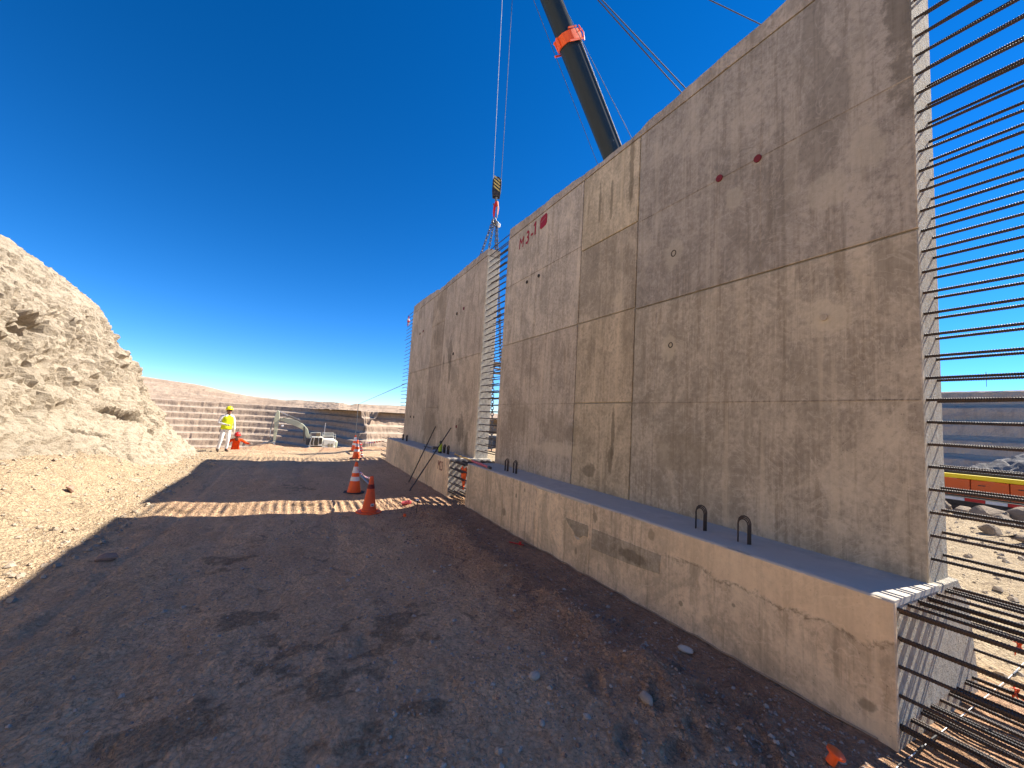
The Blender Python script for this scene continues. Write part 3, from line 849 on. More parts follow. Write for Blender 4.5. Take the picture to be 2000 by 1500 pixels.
    foot_pts = [(3.44 + .158 * k, zt0 - .055) for k in range(7)] + [(3.44 + .158 * k, .125 + prm['zg']) for k in range(9)] + \
               [(3.44, zt0 - .055 - .17 * k) for k in range(1, 5)] + [(4.76, .125 + .19 * k) for k in range(1, 3)]
    foot_pts += [(x + .028, z + rnd.uniform(-.022, .012)) for x, z in foot_pts if z > .5 or z < .2]
    bars(prm['bar0'], stem_pts, Y0 + .03, False)
    bars(prm['bar1'], stem_pts, Y1 - .03, True)
    bars(prm['fbar0'], foot_pts, f0 + .03, False)
    bars(prm['fbar1'], foot_pts, f1 - .03, True)
    return root, put

rib_mesh = ribbed_bar(1.0)
rib_foot = ribbed_bar(1.05, .0105, .013, .0022)
bar_gap = plain_bar(1.02, .0105)
bar_far = plain_bar(1.35, .0105)
bar_gap_f = plain_bar(.9, .0125)
for m_ in (rib_mesh, rib_foot, bar_gap, bar_far, bar_gap_f): m_.materials.append(M['rebar'])
near, put_near = wall_panel(dict(Y0=1.205, Y1=8.295, F0=1.16, F1=8.20, zg=0.0, ztoe=.875, ztop=6.10, mat=M['conc_near'], gap=.0105, seed=3, tint=lambda y, z: ((.87, .90, .93) if z > 3 else (1.08, 1.09, 1.04)) if y < 4 else (((1.20, 1.18, 1.04) if z > 4.5 else (1.06, 1.05, .97) if z > 3 else (1.18, 1.13, .98) if z > 2 else (1.12, 1.08, .94)) if y < 5.4 else ((1.15, 1.17, 1.17) if z > 3 else (1.17, 1.15, 1.10))),
    cols=[(1.205, 4.14, (.80, 3.50, 6.10)), (4.14, 5.45, (.80, 2.19, 3.53, 4.80, 6.10)), (5.45, 8.295, (.80, 3.53, 6.10))],
    topy=[1.2, 2.15, 2.93, 4.02, 4.25, 5.2, 5.5, 8.3], topz=[6.40, 6.36, 6.31, 6.24, 6.19, 6.215, 6.24, 6.345],
    seams=(4.085, 5.39), loops=[(3.69, 2.75), (3.68, 2.30), (3.69, 6.98), (3.70, 6.66)], nbar=33, bar0=rib_mesh, bar1=bar_gap, fbar0=rib_foot, fbar1=bar_gap_f,
    label='nearest precast concrete wall panel marked M3-1 on a long footing'))
far, put_far = wall_panel(dict(Y0=9.50, Y1=17.08, F0=9.40, F1=16.80, zg=-.07, ztoe=.845, ztop=6.12, mat=M['conc_far'], gap=.006, seed=8, tint=lambda y, z: (.93, .90, .84) if 12 < y < 14 else ((1.06, 1.06, 1.05) if z > 3 else (1.12, 1.10, 1.04)),
    cols=[(9.50, 12.70, (.80, 3.53, 6.12)), (12.70, 14.08, (.80, 2.1, 3.53, 5.0, 6.12)), (14.08, 17.08, (.80, 3.53, 6.12))],
    topy=[9.5, 12, 13.6, 13.8, 17.1], topz=[6.33, 6.30, 6.27, 6.33, 6.47],
    seams=(11.9, 14.4), loops=[(3.75, 15.70), (3.76, 15.15), (3.72, 10.75), (3.70, 10.38)], nbar=33, bar0=bar_gap, bar1=bar_far, fbar0=bar_gap_f, fbar1=bar_far,
    label='farther precast concrete wall panel with M23 on its footing and chains above'))

# joints that only show as thin lines: shallow mortar ridges
for (ya, yb, z) in ((1.21, 4.13, 2.185), (1.21, 4.13, 4.775), (5.46, 8.29, 2.19), (5.46, 8.29, 4.90)):
    put_near(MB().box((4.0745, ya, z - .0055), (4.084, yb, z + .0055), .001).build('joint_ridge', M['joint']))
for (y, za, zb) in ((6.75, .88, 3.5), (3.75, .88, 3.47), (2.4, 3.55, 6.05), (6.9, 3.56, 6.05)):
    put_near(MB().box((4.0755, y - .003, za), (4.084, y + .003, zb), .001).build('joint_ridge', M['conc_near']))
# footing face repairs: the rectangular patch and the broken chip
put_near(MB().prism([(2.97, .585), (4.04, .575), (4.04, .335), (3.4, .36), (2.98, .40)], 3.3845, 3.40, 'X', .002).build('repair_patch', M['conc_patch']))
put_near(MB().prism([(4.12, .585), (4.60, .575), (4.52, .50), (4.42, .45), (4.36, .395), (4.27, .40), (4.22, .44), (4.12, .45)], 3.384, 3.40, 'X', .002).build('broken_chip', M['conc_patch']))
put_near(MB().prism([(4.365, .393), (4.30, .392), (4.27, .375), (4.33, .36), (4.40, .40)], 3.3845, 3.40, 'X', .002).build('broken_chip', M['conc_top']))
put_near(MB().prism([(6.02, .56), (6.02, -.1), (6.25, -.1), (6.28, .60)], 3.3875, 3.40, 'X', .001).build('repair_patch', M['conc_toe']))
# form tie holes and plugs
def disc(r, x0, x1, y, z, n=14): return MB().lathe([(r, x0), (r, x1)], n, (0, y, z), 'X')
for (y, z, r) in ((3.495, 4.10, .034), (3.507, 2.91, .028)):
    mb = MB(); nseg = 18
    mb.tube([(4.076, y + r * math.cos(a), z + r * 1.15 * math.sin(a)) for a in np.linspace(0, 2 * math.pi, nseg)], .006, 6)
    put_near(mb.build('tie_ring', M['dark']))
for (y, z) in ((2.867, 4.78), (2.426, 4.77)):
    put_near(MB().lathe([(.040, 4.06), (.040, 4.076), (.028, 4.0755), (.022, 4.079)], 14, (0, y, z), 'X').build('tie_plug', M['plug']))
for (y, z) in ((7.28, 4.78), (6.81, 4.777)):
    put_near(disc(.036, 4.06, 4.0735, y, z).build('tie_plug', M['dark']))
put_near(disc(.03, 4.06, 4.074, 1.83, 2.93).build('tie_plug', M['conc_patch']))
for (y, z, k) in ((11.53, 4.98, 'dark'), (10.97, 5.02, 'plug'), (15.22, 5.06, 'plug'), (15.67, 5.03, 'dark'), (10.88, 1.58, 'plug'), (15.6, 1.75, 'dark'), (16.1, 1.75, 'dark'), (11.6, 3.75, 'dark')):
    put_far(disc(.045, 4.06, 4.0735, y, z).build('tie_plug', M[k]))

# thin lath left along the foot of the footing face
def lath(put, y0, y1):
    ys = np.linspace(y0, y1, 60); zz = ground_z(np.full_like(ys, 3.375), ys) + .012
    mb = MB()
    mb.tube([(3.381 + .003 * math.sin(y * 3), y, z) for y, z in zip(ys, zz)], .0075, 5)
    put(mb.build('base_lath', M['lath']))
lath(put_near, 1.25, 8.15)
# painted writing
def text_part(name, s, size, loc, mat, put, squeeze=1.0, slant=0.0, extr=.0015, bold=.006):
    cu = bpy.data.curves.new(name, 'FONT'); cu.body = s; cu.size = size; cu.extrude = extr; cu.align_x = 'LEFT'
    cu.shear = slant; cu.offset = bold
    tmp = bpy.data.objects.new('tmp_text', cu); COL.objects.link(tmp)
    bpy.context.view_layer.update()
    me = bpy.data.meshes.new_from_object(tmp.evaluated_get(bpy.context.evaluated_depsgraph_get()))
    bpy.data.objects.remove(tmp); bpy.data.curves.remove(cu)
    me.name = name
    for v in me.vertices:
        x, y, z = v.co
        v.co = (loc[0] - z, loc[1] - x * squeeze, loc[2] + y)
    me.materials.clear()
    return put(link_mesh(name, me, mat))
for ch, y, z, sz in (('M', 7.76, 5.655, .36), ('3', 7.46, 5.67, .40), ('-', 7.25, 5.71, .40)):
    text_part('painted_letter', ch, sz, (4.0735, y, z), M['redpaint'], put_near, .80, .10, bold=0 if ch == 'M' else .006)
put_near(MB().prism([(7.045, 5.745), (7.045, 6.03), (7.08, 6.03), (7.145, 5.965), (7.13, 5.945), (7.085, 5.98), (7.085, 5.745)], 4.0725, 4.085, 'X').build('painted_letter', M['redpaint']))
mb = MB().prism([(6.87, 5.80), (6.87, 5.97), (6.84, 6.01), (6.66, 6.04), (6.62, 6.00), (6.62, 5.84), (6.66, 5.79), (6.83, 5.765)], 4.070, 4.085, 'X', .001)
blob = put_near(mb.build('painted_emblem', M['redpaint']))
put_near(MB().prism([(6.84, 5.895), (6.66, 5.945), (6.66, 5.962), (6.84, 5.912)], 4.0685, 4.075, 'X').build('emblem_lettering', M['redfaint']))
text_part('painted_letter', 'M23', .33, (3.3835, 10.22, .49), M['redfaint'], put_far, .72, .08, bold=0)

# ================================================================== TRAFFIC CONES
def cone_mesh(name, h, r0, r1, n=20, zb=.03):
    return MB().lathe([(r0 + .012, zb), (r0 + .012, zb + .03), (r0, zb + .04), (r1, h - .012), (r1 - .01, h), (r1 - .03 if r1 > .035 else .005, h)], n)
def band(h, r0, r1, z0, z1, n=20, off=.003):
    f = lambda z: r0 + (r1 - r0) * (z - .07) / (h - .07) + off
    return MB().lathe([(f(z0), z0), (f(z1), z1)], n)
def cone(loc, label, h, base_mat, body_mat, bands, rz=0.0, wide=.20, r0=.135):
    root = empty('traffic_cone', loc, rz)
    tag(root, label, 'traffic cone', 'traffic cones along the road edge')
    MB().prism([(wide * math.cos(a) * k, wide * math.sin(a) * k) for a, k in [(math.pi / 4 * i + math.pi / 8, 1.0) for i in range(8)]], 0, .03, 'Z', .006).build('base', base_mat, root)
    cone_mesh('body', h, r0, .032).build('body', body_mat, root)
    for (a, b, m) in bands:
        band(h, r0, .032, a, b).build('reflective_band' if m is M['white_band'] else 'faded_band', m, root)
    return root
c1 = cone((1.48, 8.50, gz(1.48, 8.5)), 'nearest traffic cone, dusty plain orange on an orange base', .71, M['orange_old'], M['orange_old'], [(.47, .55, M['plug'])], .3, .25, .135)
MB().prism([(-.035, .14), (.035, .14), (.035, .19), (-.035, .19)], -.128, -.118, 'Y', .002).build('label_sticker', M['white_band'], c1)
MB().prism([(-.024, .155), (.024, .155), (.024, .175), (-.024, .175)], -.130, -.124, 'Y').build('label_print', M['black'], c1)
cone((1.47, 10.70, gz(1.47, 10.7)), 'second traffic cone from the camera, two white bands, black base', .76, M['rubber'], M['orange'], [(.30, .40, M['white_band']), (.49, .64, M['white_band'])], .5, .26, .15)
cone((2.40, 17.75, gz(2.4, 17.75)), 'third traffic cone, wrapped in striped tape on a black base', .77, M['rubber'], M['orange'], [(.30, .39, M['white_band']), (.50, .62, M['white_band'])], .2, .26, .15)
cone((2.72, 21.0, gz(2.72, 21.0)), 'farthest traffic cone, white topped, at the ground edge', .78, M['rubber'], M['orange'], [(.30, .40, M['white_band']), (.50, .68, M['white_band'])], .2, .25, .15)

def tape(name, label, pts, w=.05, step=.11, sag=.0, group=None, twist=0.0):
    """red and white barrier tape between points: a thin ribbon, alternate pieces red and white"""
    root = empty(name, pts[0]); tag(root, label, 'barrier tape', group)
    P = [Vector(p) for p in pts]
    L = [0]
    for a, b in zip(P, P[1:]): L.append(L[-1] + (b - a).length)
    def at(s):
        for i in range(len(P) - 1):
            if s <= L[i + 1] + 1e-6:
                u = (s - L[i]) / max(1e-6, L[i + 1] - L[i])
                q = P[i].lerp(P[i + 1], u)
                t_ = s / L[-1]
                return q - Vector((0, 0, sag * 4 * t_ * (1 - t_)))
        return P[-1]
    n = max(2, int(L[-1] / step))
    for k in range(n):
        a, b = at(L[-1] * k / n), at(L[-1] * (k + 1) / n)
        d = (b - a).normalized()
        up = Vector((0, 0, 1)) - d * d.z
        up = up.normalized() if up.length > .2 else Vector((0, 1, 0))
        ta = twist * k; tb = twist * (k + 1)
        sd_ = d.cross(up)
        ua = up * math.cos(ta) + sd_ * math.sin(ta); ub = up * math.cos(tb) + sd_ * math.sin(tb)
        o = d.cross(ua) * .001
        v = [a - ua * w / 2 - o, b - ub * w / 2 - o, b + ub * w / 2 - o, a + ua * w / 2 - o, a - ua * w / 2 + o, b - ub * w / 2 + o, b + ub * w / 2 + o, a + ua * w / 2 + o]
        MB().add([x - P[0] for x in v], [(0, 1, 2, 3), (7, 6, 5, 4), (0, 4, 5, 1), (1, 5, 6, 2), (2, 6, 7, 3), (3, 7, 4, 0)]).build('white_stripe' if k % 2 else 'red_stripe', M['white_band' if k % 2 else 'red'], root, smooth=False)
    return root
g1, g2 = gz(1.48, 8.5), gz(1.47, 10.7)
tape('barrier_tape', 'red and white tape strung between the two nearest cones', [(1.50, 10.66, g2 + .60), (1.50, 8.54, g1 + .66)], .045, .10, .06, twist=.35)
g3, g4 = gz(2.4, 17.75), gz(2.72, 21.0)
tape('barrier_tape', 'red and white tape hanging in slanted folds down the third cone', [(2.47, 17.66, g3 + .72), (2.52, 17.62, g3 + .60), (2.55, 17.60, g3 + .40), (2.58, 17.57, g3 + .20), (2.60, 17.54, g3 + .04)], .12, .055, 0, twist=.9)
tape('barrier_tape', 'red and white tape running from the farthest cone to the far footing', [(2.78, 20.95, g4 + .42), (3.36, 16.95, .74)], .075, .16, .05, twist=.2)

# ================================================================== LOOSE THINGS AROUND THE WALL
def shard(r, seed, sq=(1, 1, 1), n=16, ch=.06):
    """an angular broken rock: hull of scattered points with worn edges"""
    rg = random.Random(seed); bm = bmesh.new()
    for k in range(n):
        d = Vector((rg.gauss(0, 1), rg.gauss(0, 1), rg.gauss(0, 1))).normalized() * rg.uniform(.72, 1.08)
        bm.verts.new((d.x * sq[0] * r, d.y * sq[1] * r, d.z * sq[2] * r))
    g = bmesh.ops.convex_hull(bm, input=bm.verts[:])
    bmesh.ops.delete(bm, geom=[v for v in bm.verts if not v.link_faces], context='VERTS')
    bmesh.ops.bevel(bm, geom=bm.edges[:], offset=r * ch, segments=1, affect='EDGES', profile=.5)
    bmesh.ops.triangulate(bm, faces=bm.faces[:])
    bmesh.ops.subdivide_edges(bm, edges=bm.edges[:], cuts=1, use_grid_fill=True)
    P = np.array([v.co[:] for v in bm.verts]) / r
    k = 1 + .07 * fbm(P[:, 0] * 4 + seed, P[:, 1] * 4, P[:, 2] * 4, 3, seed)
    bm.verts.index_update()
    mb = MB(); mb.add((P * k[:, None] * r).tolist(), [[v.index for v in f.verts] for f in bm.faces]); bm.free()
    return mb

def one(name, mb, mat, label, cat, loc=(0, 0, 0), rot=(0, 0, 0), group=None, **k):
    o = mb.build(name, mat, None, **k)
    o.location = loc; o.rotation_euler = rot
    return tag(o, label, cat, group)

one('grey_pipe', MB().tube([(0, 0, 0), (-.01, -1.72, 0)], .035, 10), M['pvc'], 'grey pipe lying on the road behind the dusty cone', 'pipe', (1.96, 13.05, gz(1.96, 12) + .04))
def lean(label, a, d, L, z):
    a = Vector(a); d = Vector(d).normalized()
    b = d * L
    mb = MB().tube([(0, 0, 0), b * .5, b], [.016, .016, .015], 8)
    return one('leaning_bar', mb, M['black'], label, 'steel bar', a, group='black bars leaning on the far footing')
lean('left one of the two black bars leaning on the far footing', (3.015, 11.52, gz(3.0, 11.5)), (.345, -.19, .994), 1.72, 0)
lean('right one of the two black bars leaning on the far footing', (2.736, 10.318, gz(2.74, 10.3)), (.6, .235, .85), 2.02, 0)

root = empty('sledge_hammer', (3.68, 12.55, .86)); tag(root, 'black handled hammer lying on top of the far footing', 'hammer')
MB().tube([(0, 0, .02), (.01, -1.0, .03)], .018, 8).build('handle', M['black'], root)
MB().box((-.07, -1.13, 0), (.10, -1.0, .10), .015).build('head', M['steel'], root)
root = empty('drink_bottle', (3.62, 10.80, .845)); tag(root, 'lime green bottle with black cap standing on the far footing', 'bottle')
MB().lathe([(.045, 0), (.05, .02), (.05, .20), (.04, .24), (.03, .26)], 14).build('body', M['lime'], root)
MB().lathe([(.052, .0), (.054, .04)], 14).build('base_ring', M['black'], root)
MB().lathe([(.036, .255), (.036, .30), (.02, .33)], 12).build('cap', M['black'], root)
def lump(r, seed, n=10, sq=(1, 1, 1), rough=.25):
    """an irregular pebble"""
    bm = bmesh.new(); bmesh.ops.create_icosphere(bm, subdivisions=2 if n > 8 else 1, radius=1)
    P = np.array([v.co[:] for v in bm.verts])
    k = 1 + rough * fbm(P[:, 0] * 1.3 + seed, P[:, 1] * 1.3, P[:, 2] * 1.3, 3, seed)
    mb = MB(); P = P * k[:, None] * np.array(sq) * r
    bm.verts.index_update()
    mb.add(P.tolist(), [[v.index for v in f.verts] for f in bm.faces]); bm.free()
    return mb
one('work_rag', lump(.075, 4, 12, (1.2, 1, .6), .5), M['blue'], 'pale blue crumpled rag beside the lime bottle', 'rag', (3.58, 11.06, .875))
root = empty('survey_pole', (3.80, 10.12, .88)); tag(root, 'pole, yellow at one end and red at the other, bridging the two footings', 'pole')
a, b = Vector((0, 0, .0)), Vector((-.36, -2.96, .03))
MB().tube([a, a.lerp(b, .56)], .020, 8).build('yellow_section', M['wood_y'], root)
MB().tube([a.lerp(b, .561), a.lerp(b, .95)], .024, 8).build('red_section', M['pink_red'], root)
MB().tube([a.lerp(b, .951), b], .026, 8).build('black_tip', M['black'], root)
# orange cloth hung in the bars between the footings
mb = MB(); ny_, nz_ = 8, 8; vv = []
for i in range(nz_):
    for j in range(ny_):
        u_, w_ = j / (ny_ - 1), i / (nz_ - 1)
        vv.append((.03 * math.sin(u_ * 9 + w_ * 3), (u_ - .5) * .30 * (1 - .75 * w_ + .15 * math.sin(w_ * 8)) - .06 * w_, -w_ * (.38 + .10 * math.sin(u_ * 5)) + .03 * math.sin(u_ * 12)))
ff = [(i * ny_ + j, i * ny_ + j + 1, (i + 1) * ny_ + j + 1, (i + 1) * ny_ + j) for i in range(nz_ - 1) for j in range(ny_ - 1)]
b0 = len(vv); vv += [(x + .012, y, z) for x, y, z in vv]; ff += [tuple(reversed([b0 + q for q in f])) for f in ff]
mb.add(vv, ff)
one('orange_cloth', mb, M['orange'], 'orange cloth hanging among the bars between the two footings', 'cloth', (3.50, 8.72, .72), fix=False)
root = empty('marker_stake', (2.29, 7.99, gz(2.29, 7.99) - .03)); tag(root, 'thin black stake with white tuft in the soil near the dusty cone', 'stake')
MB().tube([(0, 0, 0), (.012, .02, .26)], .009, 6).build('rod', M['black'], root)
lump(.026, 9, 12, (1.4, 1, .8), .5).build('paper_tuft', M['white_band'], root).location = (.012, .02, .27)
one('orange_peg', MB().lathe([(.028, 0), (.03, .05), (.02, .06)], 10), M['orange'], 'small orange plastic peg beside the thin black stake', 'peg', (2.05, 7.93, gz(2.05, 7.93) - .01))
one('tape_scrap', lump(.07, 14, 12, (1.2, .9, .8), .9), M['pink_red'], 'crumpled scrap of pinkish tape in the sunlit stripe', 'tape scrap', (2.29, 8.80, gz(2.29, 8.8) + .04))
mb = MB().box((-.02, -.11, 0), (.03, .13, .012), .003).box((-.09, -.06, .006), (.02, -.03, .05), .004)
one('red_strip', mb, M['red'], 'broken piece of red plastic lying by the near footing', 'plastic scrap', (3.20, 5.55, gz(3.2, 5.55) + .008), (.1, .15, .9))
mb = MB().lathe([(.024, 0), (.024, .055), (.045, .06), (.047, .072), (.034, .082), (.008, .086)], 18)
one('rebar_cap', mb, M['orange'], 'orange mushroom shaped safety cap lying in the foreground soil', 'safety cap', (2.86, 1.275, gz(2.86, 1.275) + .01), (.35, .25, 0))
# string line pegged in front of the footing end
root = empty('string_line', (3.10, 1.10, .03)); tag(root, 'white string line stretched over the ground past the near footing end', 'string line')
MB().tube([(0, 0, -.01), (.9, 0, -.01), (2.1, 0, -.012), (3.2, .03, -.01)], .0028, 5).build('string', M['white_band'], root)
for x in (.12, .36, .60, .95, 1.4, 2.3): MB().box((x, -.005, -.016), (x + .13, .005, -.003), .002).build('black_knot', M['black'], root)
for (p, lab, s) in (((4.40, .865, .555), 'orange ribbon tied to the upper footing bars at the right edge', .03), ((4.72, .95, .135), 'orange ribbon tied to the lower footing bars at the right edge', .035)):
    mb = MB()
    for k in range(6):
        a_ = k * 1.05
        mb.tube([(0, 0, 0), (s * math.cos(a_) * .7, s * .5 * math.sin(a_ * 2), s * math.sin(a_)), (s * 1.9 * math.cos(a_ + .3), s * .6 * math.cos(a_ * 3), s * 1.9 * math.sin(a_ + .3) - .01)], [.009, .007, .002], 5)
    one('orange_ribbon', mb, M['orange'], lab, 'ribbon', p)
tape('barrier_tape', 'red and white tape knotted on the bars at the far panel edge', [(4.16, 18.18, 6.26), (4.15, 18.22, 6.10), (4.17, 18.12, 5.94), (4.15, 18.3, 5.86)], .14, .10, 0, twist=.8)

# stones
STONES = [(1.72, 2.62, .040, 'stone', 'pale grey rounded stone in the middle of the foreground dirt'), (2.25, 2.06, .045, 'stone', 'tan oval stone right of the foreground centre'),
          (1.555, 3.22, .026, 'stone_red', 'small reddish brown stone on the road by the soil ridge'),
          (1.53, 2.22, .022, 'stone', 'small grey stone below the pale rounded stone'), (1.83, 2.16, .024, 'stone', 'small pebble beside the tan oval stone'),
          (-1.78, 6.60, .105, 'shard_red', 'reddish broken rock in shade on the left road edge'), (-3.35, 10.0, .11, 'shard_red', 'brown boulder at the foot of the sunlit talus')]
for i, (x, y, r, m, lab) in enumerate(STONES):
    o = one('stone', shard(r, 20 + i, (1.2, .9, .7), 12) if m == 'shard_red' else lump(r, 20 + i, 12, (1.15, .85, .75), .35), M[m.replace('shard', 'stone')], lab, 'stone', (x, y, gz(x, y) + r * .35), (0, 0, i * 1.3))
one('concrete_chunk', lump(.045, 51, 12, (1.0, 1.4, .55), .15), M['conc_top'], 'pale oblong concrete chunk near the footing in the foreground', 'concrete chunk', (3.10, 2.43, gz(3.1, 2.43) + .018), (0, 0, .5))

# gravel and talus chips that nobody could count
def chips(name, n, fn, mat, label, seed):
    rg = np.random.default_rng(seed)
    tet = []
    bm = bmesh.new(); bmesh.ops.create_icosphere(bm, subdivisions=1, radius=1)
    bm.verts.index_update()
    B = np.array([v.co[:] for v in bm.verts]); FB = np.array([[v.index for v in f.verts] for f in bm.faces]); bm.free()
    # use a cheap 8-vertex stone
    B = np.array([(1, 0, -.2), (.3, .9, -.3), (-.8, .6, -.2), (-.8, -.6, -.3), (.3, -.9, -.2), (.5, .3, .6), (-.4, .4, .7), (-.1, -.5, .6)])
    FB = np.array([(0, 1, 5), (1, 6, 5), (1, 2, 6), (2, 3, 6), (3, 7, 6), (3, 4, 7), (4, 0, 7), (0, 5, 7), (5, 6, 7), (0, 4, 3), (0, 3, 2), (0, 2, 1)])
    X, Y, R = fn(rg, n)
    Z = ground_z(X, Y)
    n = len(X)
    ang = rg.uniform(0, 6.28, n); ca, sa = np.cos(ang), np.sin(ang)
    jit = rg.uniform(.65, 1.35, (n, len(B), 3))
    P = B[None] * jit * R[:, None, None] * np.array([1, .85, .7])
    Q = np.stack([P[..., 0] * ca[:, None] - P[..., 1] * sa[:, None], P[..., 0] * sa[:, None] + P[..., 1] * ca[:, None], P[..., 2]], -1)
    Q += np.stack([X, Y, Z + R * .25], -1)[:, None, :]
    F = (FB[None] + (np.arange(n) * len(B))[:, None, None]).reshape(-1, 3)
    me = np_mesh(name, Q.reshape(-1, 3), F, smooth=False)
    return tag(link_mesh(name, me, mat), label, kind='stuff')
def f_gravel(rg, n):
    Y = .7 + 7 * rg.random(n) ** 1.8; X = rg.uniform(-2.2, 3.3, n)
    keep = fbm(X * 1.1, Y * 1.1, None, 3, 71) + .5 * (X > .6) * (Y < 4.5) > rg.random(n) * .9 - .1
    X, Y = X[keep], Y[keep]
    return X, Y, .0035 + .012 * rg.random(len(X)) ** 4
chips('gravel', 30000, f_gravel, M['gravel'], 'fine gravel strewn over the foreground dirt', 1)
def f_loose(rg, n):
    Y = .8 + 9 * rg.random(n) ** 1.5; X = np.where(rg.random(n) < .6, rg.uniform(.6, 3.3, n), rg.uniform(-2.3, 3.3, n))
    return X, Y, .009 + .020 * rg.random(n) ** 4
chips('loose_stones', 900, f_loose, M['stone'], 'loose small stones scattered over the shaded dirt', 6)
def f_windrow(rg, n):
    Y = rg.uniform(1.3, 8.5, n); X = 2.45 + rg.normal(0, .42, n); keep = X < 3.3
    return X[keep], Y[keep], (.005 + .018 * rg.random(n) ** 5)[keep]
chips('soil_clods', 5000, f_windrow, mat_rock('soil_clod', (0.27, 0.165, 0.115), (0.42, 0.27, 0.18), (0.17, 0.11, 0.08), 8, .3, .01), 'loose reddish clods along the soil ridge', 2)
def f_talus(rg, n):
    Y = rg.uniform(3, 20, n); X = -2.1 - 2.4 * rg.random(n) ** 1.3
    return X, Y, .008 + .045 * rg.random(n) ** 6
chips('talus_rubble', 3600, f_talus, M['talus'], 'pale rock chips on the talus below the cliff', 3)
def f_right(rg, n):
    Y = rg.uniform(-4, 9, n); X = rg.uniform(5.2, 17, n)
    return X, Y, .012 + .06 * rg.random(n) ** 5
chips('site_rubble', 3500, f_right, M['talus'], 'pale rubble on the sunlit ground behind the wall', 4)

# ================================================================== ORANGE TRUCK AND CRANE
truck = empty('orange_truck', (19.3, 6, -.95)); tag(truck, 'orange service truck with yellow top band and striped skirt behind the bars', 'truck')
def put_in(root):
    inv = Matrix.Translation(-root.location)
    def f(o):
        o.parent = root; o.matrix_parent_inverse = inv
        return o
    return f
tput = put_in(truck)
tput(MB().box((18.04, 1.0, -.05), (20.6, 12.2, .36), .03).build('chassis', M['black']))
for (ya, yb) in ((1.2, 2.3), (2.315, 3.56), (3.575, 4.32), (4.335, 5.6), (5.615, 7.0), (7.015, 8.6)):
    d = tput(MB().box((18.0, ya, .41), (18.3, yb, .905), .012).build('locker_door', M['carrier_orange']))
    hm = MB().box((-.018, -.07, -.012), (.002, .07, .012), .003).build('handle', M['black'])
    hm.parent = d; hm.location = (17.99, yb - .22, .76)
tput(MB().box((17.985, 1.1, .912), (18.35, 8.65, 1.035), .01).build('yellow_band', M['yellow']))
tput(MB().box((18.02, 1.1, .365), (18.25, 12.0, .408), .005).build('dark_sill', M['black']))
for k in range(24):
    y = 1.1 + k * .42
    tput(MB().box((17.988, y, .255), (18.01, y + .415, .345), .002).build('reflective_marking', M['red' if k % 2 else 'white_band']))
tput(MB().box((18.01, 1.05, .12), (18.06, 11.8, .25), .004).build('side_skirt', M['black']))
tput(MB().box((18.3, 1.2, .9), (20.5, 8.7, 1.12), .03).build('deck', M['black']))
tput(MB().box((18.1, 9.2, .40), (20.5, 11.4, 2.2), .12).build('cab', M['carrier_orange']))
for y in (1.9, 3.6, 10.2):
    for x in (18.15, 20.2):
        w_ = tput(MB().lathe([(.45, -.17), (.62, -.14), (.65, -.05), (.65, .05), (.62, .14), (.45, .17)], 20, (x, y, -.33), 'X').build('wheel', M['rubber']))
        r_ = MB().lathe([(.28, -.18), (.30, .18)], 14, (x, y, -.33), 'X').build('rim', M['carrier_orange']); r_.parent = w_

crane = empty('mobile_crane', (39.9, 28.5, -.95)); tag(crane, 'crane with black telescopic boom and orange boom collar leaning above the wall', 'crane')
cput = put_in(crane)
Q = 2.1                                   # size of the boom relative to a 0.8 m section
PIV = Vector((39.9, 28.48, 4.31)); TIP = Vector((11.13, 25.675, 41.51))
cput(MB().box((37.9, 18.0, .0), (41.9, 36.0, 1.3), .05).build('chassis', M['crane_orange']))
for y in (19.5, 21.5, 23.5, 30.5, 32.5, 34.5):
    for x in (38.2, 41.6):
        w_ = cput(MB().lathe([(.55, -.25), (.78, -.2), (.82, 0), (.78, .2), (.55, .25)], 18, (x, y, -.15), 'X').build('wheel', M['rubber']))
cput(MB().box((38.0, 25.0, 1.5), (41.8, 30.0, 3.2), .12).box((38.3, 27.4, 3.1), (39.0, 29.6, 4.8), .1).box((40.8, 27.4, 3.1), (41.5, 29.6, 4.8), .1).build('superstructure', M['crane_orange']))
cput(MB().box((37.8, 22.6, 1.6), (42.0, 24.9, 3.6), .1).build('counterweight', M['black']))
cput(MB().box((38.0, 34.0, 1.3), (41.8, 36.3, 3.3), .15).build('carrier_cab', M['crane_orange']))
D = (TIP - PIV).normalized(); side = D.cross(Vector((0, 0, 1))).normalized(); upv = side.cross(D).normalized()
L_ = (TIP - PIV).length
def boom_section(s0, s1, w, h, name, mat):
    w *= Q; h *= Q
    prof = [(-w / 2, h * .42), (-w / 2 + .08, h * .5), (w / 2 - .08, h * .5), (w / 2, h * .42)]
    for k in range(1, 10):
        a_ = math.pi * k / 10
        prof.append((w / 2 * math.cos(a_), -h * .08 - h * .42 * math.sin(a_)))
    mb = MB(); b = []
    for s in (s0 * L_, s1 * L_):
        for (px, pz) in prof: b.append(PIV + D * s + side * px + upv * pz)
    n = len(prof)
    mb.add(b, [(k, (k + 1) % n, n + (k + 1) % n, n + k) for k in range(n)] + [tuple(reversed(range(n))), tuple(range(n, 2 * n))])
    return cput(mb.build(name, mat, angle=30))
boom_section(0, .42, .82, .94, 'boom_section', M['boom'])
boom_section(.40, .790, .70, .80, 'boom_section', M['boom'])
boom_section(.78, 1.0, .63, .70, 'boom_section', M['boom'])
def bp(s, x, z): return PIV + D * L_ * s + side * x * Q + upv * z * Q
for s in (-1, 1):
    mb = MB().tube([bp(.44, s * .355, .36), bp(.785, s * .355, .36)], .045, 6)
    cput(mb.build('boom_edge_rail', M['boomedge']))
mb = MB(); prof = []
